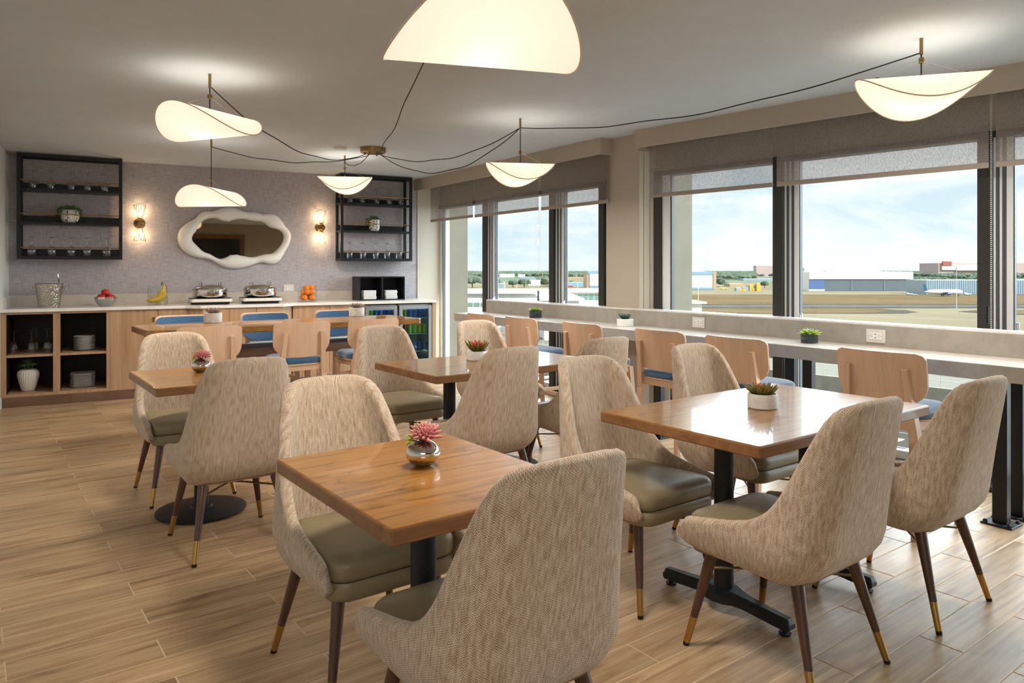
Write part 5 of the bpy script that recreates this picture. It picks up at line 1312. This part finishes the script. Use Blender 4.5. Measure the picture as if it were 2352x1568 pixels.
for i, (px_, yb, hp, lb) in enumerate(((1085, 661, 28, 'dark tree seen in the sliver of far window left of the frame'), (1140, 660, 22, 'dark spreading tree left in the middle far window'), (1178, 660, 17, 'dark low tree at the middle of the far window'), (1204, 660, 20, 'broad dark tree right in the middle far window'), (1312, 652, 8, 'row tree in front of the low sheds right of the pier post'), (1756, 661, 16, 'round green tree beside the yellow machines'), (1668, 656, 9, 'small dark tree beside the tan hangar wall'))): far_tree(px_, yb, hp, lb)
# hangars
def bld(name, xa, xb, ya, yb, m, label, dep=60, parts=(), cat='building', D=None):
    """front face filling px xa..xb, rows ya (top)..yb (ground)"""
    d = D or gd(yb); sc = d/F; x0, x1 = (xa-CX)*sc, (xb-CX)*sc; zt = CH+(HY-ya)*sc; zb = CH+(HY-yb)*sc
    t = thing(name, label, cat, Matrix.Translation(((x0+x1)/2, d, zb)))
    hw_ = (x1-x0)/2; hh = zt-zb; MB().box(-hw_, hw_, 0, dep, (GZ-zb if D else 0), hh).build('wall', m, t)
    for nm, pa, pb, qa, qb, mm, out_ in parts:
        MB().box((pa-CX)*sc-(x0+x1)/2, (pb-CX)*sc-(x0+x1)/2, -out_, .2, CH+(HY-qb)*sc-zb, CH+(HY-qa)*sc-zb).build(nm, mm, t)
    return t, d, sc
h1, d, sc = bld('hangar', 1858, 2096, 624, 668, M['white_b'], 'long white hangar with an open dark front and a blue left panel', 80,
    [('fascia', 1858, 2096, 624, 641, M['white_b'], 1.5), ('open_front', 1895, 2092, 641, 667.5, M['dark_open'], .3), ('blue_panel', 1858, 1894, 640, 663, M['navy'], .6), ('blue_end', 2092, 2096, 642, 663, M['navy'], .6), ('inner_post', 1955, 1956, 641, 667, M['greyribs'], .8), ('inner_post', 2030, 2031, 641, 667, M['greyribs'], .8)])
ox = ((1858+2096)/2-CX)*sc
dm = MB().sphere(((2038-CX)*sc-ox, 40, (668-624)*sc-1), 10, 20, 8, (1.1, 1.1, .42)); dm.build('roof_dome', M['white_b'], h1, True)
for k in range(12): pass
bld('hangar', 1575, 1642, 624, 665, M['white_b'], 'white hangar with a pale blue band, right of the concrete column', 50,
    [('blue_band', 1575, 1638, 624, 631, M['sky_blue'], .6), ('base_band', 1575, 1638, 660, 664.5, M['sky_blue'], .6), ('tan_side', 1638, 1645, 624, 665, M['tan_b'], .9), ('raised_roof', 1575, 1616, 606, 624, M['white_b'], -3)])
bld('hangar', 1348, 1420, 622, 661, M['tan_b'], 'tall white and blue hangar beside the pier in the far window bay', 50,
    [('blue_band', 1350, 1420, 622, 629, M['sky_blue'], .8), ('white_door', 1354, 1387, 629, 656, M['white_b'], 1.0), ('base_band', 1354, 1420, 656, 660.5, M['sky_blue'], .8), ('raised_roof', 1383, 1420, 614, 622, M['white_b'], -2)])
g1, d, sc = bld('long_shed', 2128, 2480, 643, 676, M['greyribs'], 'long grey ribbed shed behind the parked airliner', 40)
rb = MB(); w_ = (2480-2128)*sc
for k in range(70): rb.box(-w_/2+w_*k/70, -w_/2+w_*k/70+w_*.004, -.35, .02, 0, (676-644)*sc)
rb.build('wall_ribs', M['sky_blue'], g1)
bld('stadium', 2155, 2360, 604, 625, M['pinkw'], 'far pink and white stadium on the horizon at right', 120, [('white_stand', 2162, 2280, 609, 620, M['white_b'], 6), ('upper_rim', 2172, 2280, 598.5, 602, M['white_b'], 0), ('red_corner', 2163, 2183, 600, 610, M['redp'], 8), ('lower_stand', 2195, 2262, 612, 621, M['white_b'], 9)], D=2600)
for i, (xa, xb, ya, yb, m, lb) in enumerate(((1737, 1790, 610, 619, 'pinkw', 'pink and white blocks on the horizon left of the window post'), (1848, 1893, 615, 620, 'white_b', 'low white block on the horizon left of the long hangar'), (1905, 2000, 618, 623, 'white_b', 'flat white roofs on the horizon behind the long hangar'),
    (1262, 1290, 644, 658, 'white_b', 'round white tank building left of the far window post'), (1147, 1182, 629, 637, 'white_b', 'long white shed in front of the woods, far left window'), (1190, 1206, 630, 636, 'white_b', 'small white shed in front of the woods, far left window'), (1214, 1242, 643, 656, 'white_b', 'large white warehouse at the middle of the far window'), (1195, 1228, 636, 641, 'greyribs', 'grey flat roofed sheds in the far window'),
    (1298, 1345, 636, 646, 'tan_b', 'low tan shed left of the tall far hangar'), (1292, 1340, 648, 656, 'sky_blue', 'low blue-grey shed left of the tall far hangar'), (1292, 1316, 655, 661, 'redp', 'red containers left of the tall far hangar'), (1130, 1160, 651, 661, 'greyribs', 'grey shed below the dark trees in the far window'),
    (1676, 1706, 651, 658, 'tan_b', 'low tan shed left of the yellow machines'), (1708, 1776, 640, 645, 'greyribs', 'row of grey roofs in the woods left of the window post'))):
    bld('far_building', xa, xb, ya, yb, M[m], lb, 30, D=gd(yb) if yb > 625 else 2500)
# yellow ground machines
d = gd(668); sc = d/F; t = thing('yellow_machines', 'cluster of yellow airfield equipment on the apron', 'machinery', Matrix.Translation(((1715-CX)*sc, d, GZ)))
for k in range(22): x = rg.uniform(-24, 30)*sc; h_ = rg.uniform(5, 11 if x < 0 else 23)*sc*.9; MB().box(x, x+rg.uniform(4, 11)*sc, rg.uniform(0, 6), rg.uniform(8, 14), 0, h_).build('machine_block', M['yellow' if k % 4 else 'greyribs'], t)
def vehicle(px_, yb, w, h, m, label):
    d = gd(yb); sc = d/F; t = thing('airport_vehicle', label, 'vehicle', Matrix.Translation(((px_-CX)*sc, d, GZ)), 'vehicles on the apron')
    MB().bbox(-w/2*sc, w/2*sc, 0, 2.5, .5, h*sc*.65, .2).build('body', M[m], t); MB().bbox(-w/2*sc, -w/6*sc, .2, 2.3, h*sc*.65, h*sc, .2).build('cab', M[m], t)
    q = MB()
    for x in (-.3, .3): q.rod((x*w*sc, -.1, .5), (x*w*sc, 2.6, .5), .5, n=8)
    q.build('wheels', M['rubber'], t)
for a in ((2088, 677, 9, 5, 'white_b', 'white van left of the airliner tail'), (2100, 678, 14, 4, 'white_b', 'white truck just left of the airliner tail'), (2224, 678, 14, 6, 'white_b', 'white tug to the right of the airliner nose'), (2120, 674, 16, 9, 'redp', 'red ground vehicle behind the airliner tail'), (1935, 667, 16, 7, 'redp', 'red vehicles in the left of the open hangar'), (2043, 668, 14, 7, 'redp', 'red vehicle in the right of the open hangar'), (1178, 656, 10, 4, 'white_b', 'white truck in the far left window'), (1662, 665, 16, 6, 'yellow', 'yellow tug beside the tan hangar wall'), (1620, 664, 7, 3, 'white_b', 'small white van before the column hangar')): vehicle(*a)
# airliner
d = gd(680); sc = d/F; t = thing('airliner', 'white airliner with a blue tail parked before the grey shed', 'airplane', Matrix.Translation(((2168-CX)*sc, d, GZ)) @ Matrix.Rotation(R(-4), 4, 'Z'))
pr = [(0, -44), (.8, -42), (2.4, -36), (3.6, -26), (3.9, -10), (3.9, 26), (3.5, 34), (2.2, 39), (0, 42)]; K_ = sc
MB().lathe([(r*K_*1.45, z*K_) for r, z in pr], 20, M=Matrix.Translation((0, 0, 10*K_)) @ Matrix.Rotation(R(90), 4, 'Y')).build('fuselage', M['white_b'], t, True)
f = MB(); f.add([(-43*K_, -.3, 12*K_), (-36*K_, -.3, 13*K_), (-41*K_, -.3, 27*K_), (-46*K_, -.3, 27*K_), (-43*K_, .3, 12*K_), (-36*K_, .3, 13*K_), (-41*K_, .3, 27*K_), (-46*K_, .3, 27*K_)], [(0, 1, 2, 3), (7, 6, 5, 4), (0, 4, 5, 1), (1, 5, 6, 2), (2, 6, 7, 3), (3, 7, 4, 0)]); f.build('tail_fin', M['blue_p'], t)
w_ = MB()
for sg in (-1, 1): w_.add([(-4*K_, sg*2, 8*K_), (8*K_, sg*2, 8*K_), (-8*K_, sg*34*K_, 10*K_), (-13*K_, sg*34*K_, 10*K_), (-4*K_, sg*2, 9*K_), (8*K_, sg*2, 9*K_), (-8*K_, sg*34*K_, 10.5*K_), (-13*K_, sg*34*K_, 10.5*K_)], [(0, 1, 2, 3), (7, 6, 5, 4), (0, 4, 5, 1), (1, 5, 6, 2), (2, 6, 7, 3), (3, 7, 4, 0)])
w_.build('wing', M['greyribs'], t)
for sg in (-1, 1): MB().rod((-2*K_, sg*10*K_, 5*K_), (8*K_, sg*10*K_, 5*K_), 2.4*K_, 2.9*K_, 14).build('engine', M['blue_p'], t, True)
g = MB()
for x, y in ((32, 0), (-3, 4), (-3, -4)): g.rod((x*K_, y*K_, 7*K_), (x*K_, y*K_, 1*K_), .5*K_, n=6).rod((x*K_, (y-.8)*K_, 1.2*K_), (x*K_, (y+.8)*K_, 1.2*K_), 1.2*K_, n=10)
g.build('landing_gear', M['rubber'], t)
# near white buildings in the far window bay
def near_b(xa, xb, ya, yb, D_, label, m='white_b', glaz=None, dep=25, seg=0):
    sc = D_/F; x0, x1 = (xa-CX)*sc, (xb-CX)*sc; z1, z0 = CH+(HY-ya)*sc, CH+(HY-yb)*sc
    t = thing('terminal_building', label, 'building', Matrix.Translation(((x0+x1)/2, D_, z0))); hw_ = (x1-x0)/2
    MB().box(-hw_, hw_, 0, dep, -20, z1-z0).build('wall', M[m], t)
    if glaz:
        q1, q0 = CH+(HY-glaz[0])*sc-z0, CH+(HY-glaz[1])*sc-z0; n = glaz[2]
        for k in range(n): a = -hw_+2*hw_*k/n; MB().box(a+.15, a+2*hw_/n-.15, -.15, .05, q0, q1).build('window', M['teal_glass'], t)
    MB().box(-hw_-.8, hw_+.8, -.9, dep, z1-z0, z1-z0+.35).build('roof_edge', M['white_b'], t)
near_b(1312, 1470, 671, 700, 170, 'white terminal building with teal windows at lower left of the pier', glaz=(676, 688, 12))
near_b(1040, 1262, 674, 712, 150, 'broad white flat roofed building low in the far windows', glaz=(695, 703, 14))
near_b(1250, 1330, 690, 712, 120, 'low pale roof between the far window posts')
near_b(1575, 1612, 697, 712, 150, 'corner of a white roof behind the concrete column')
def mast(px_, yt, yb, D_, label):
    sc = D_/F; t = thing('light_mast', label, 'mast', Matrix.Translation(((px_-CX)*sc, D_, CH+(HY-yb)*sc)), 'light masts on the airfield'); h_ = (yb-yt)*sc
    MB().rod((0, 0, 0), (0, 0, h_), .35*sc*1.6, .25*sc*1.6, 8).build('pole', M['white_b'], t); MB().bbox(-2*sc, 2*sc, -1*sc, 1*sc, h_, h_+1.2*sc, .05).build('lamp_head', M['white_b'], t)
for a in ((1604, 662, 700, 200, 'white light mast standing on the roof beside the column'), (1187, 655, 674, 300, 'white light mast in the middle of the far window'), (1158, 648, 672, 300, 'thin light mast at the left of the far window'), (1327, 652, 668, 300, 'white light mast left of the tall far hangar'), (2197, 612, 710, 420, 'thin tall light mast in front of the airliner'), (1372, 606, 622, 800, 'slim mast rising above the tall far hangar')): mast(*a)
# near deck with guard rail below the windows
RBI = RB
def deck(Nn, z, T0, T1, rail_h, par_h, label, post=1.6, th=.35, wd=5):
    t = thing('guardrail_walkway', label, 'walkway', RB)
    MB().box(Nn, Nn+wd, T0, T1, z-th, z).build('slab', M['concrete'], t); MB().bbox(Nn-.15, Nn+.15, T0, T1, z-par_h, z+.25, .02).build('parapet', M['conc_l'], t)
    r = MB()
    for zz in (rail_h, rail_h*.55): r.rod((Nn, T0, z+.25+zz), (Nn, T1, z+.25+zz), .035, n=6)
    r.build('handrail', M['white_b'], t); n = int((T1-T0)/post)
    p_ = MB().rod((0, 0, .25), (0, 0, .25+rail_h), .03, n=6).mesh('rail_post', M['white_b'])
    for k in range(n): o = link('rail_post', p_, t); o.matrix_basis = Matrix.Translation((Nn, T0+post*(k+.5), z)); kid(o, t)
deck(78, -10.35, -90, 118, 1.2, 1.7, 'nearest elevated walkway with white guardrail below the windows', 3.2, wd=12)
deck(100, -11.4, -90, 60, 1.15, 1.6, 'second elevated walkway with white guardrail farther out', 2.6)
mb = MB().box(28, 76, -90, 120, -14.4, -14); o = mb.build('terrace_roof', M['tarmac'], None, M=RB); tag(o, 'dark paved roof terrace far below the windows', 'roof')
mb = MB()
for k in range(42): mb.box(28, 76, -88+k*5, -88+k*5+.15, -14, -13.97)
for k in range(8): mb.box(31+k*6, 31.15+k*6, -90, 120, -14, -13.97)
o = mb.build('paving_joints', M['greyribs'], None, M=RB); tag(o, 'pale joint lines on the dark roof terrace', 'marking', kind='stuff')
for k in range(4):
    o = MB().bbox(84, 96, -20+k*26, -6+k*26, -25, -12.5-k % 2, .05).build('parking_block', M['conc_l'], None, M=RB); tag(o, 'pale parking structure block between the two walkways, number %s from the right' % ('one', 'two', 'three', 'four', 'five', 'six')[k], 'building', 'pale parking blocks below the walkways')
obox('lawn', M['grass'], -200, 420, 110, 200, GZ-.5, GZ+.3, 'green lawn between the walkways and the airfield', 'grass', None, 'stuff')
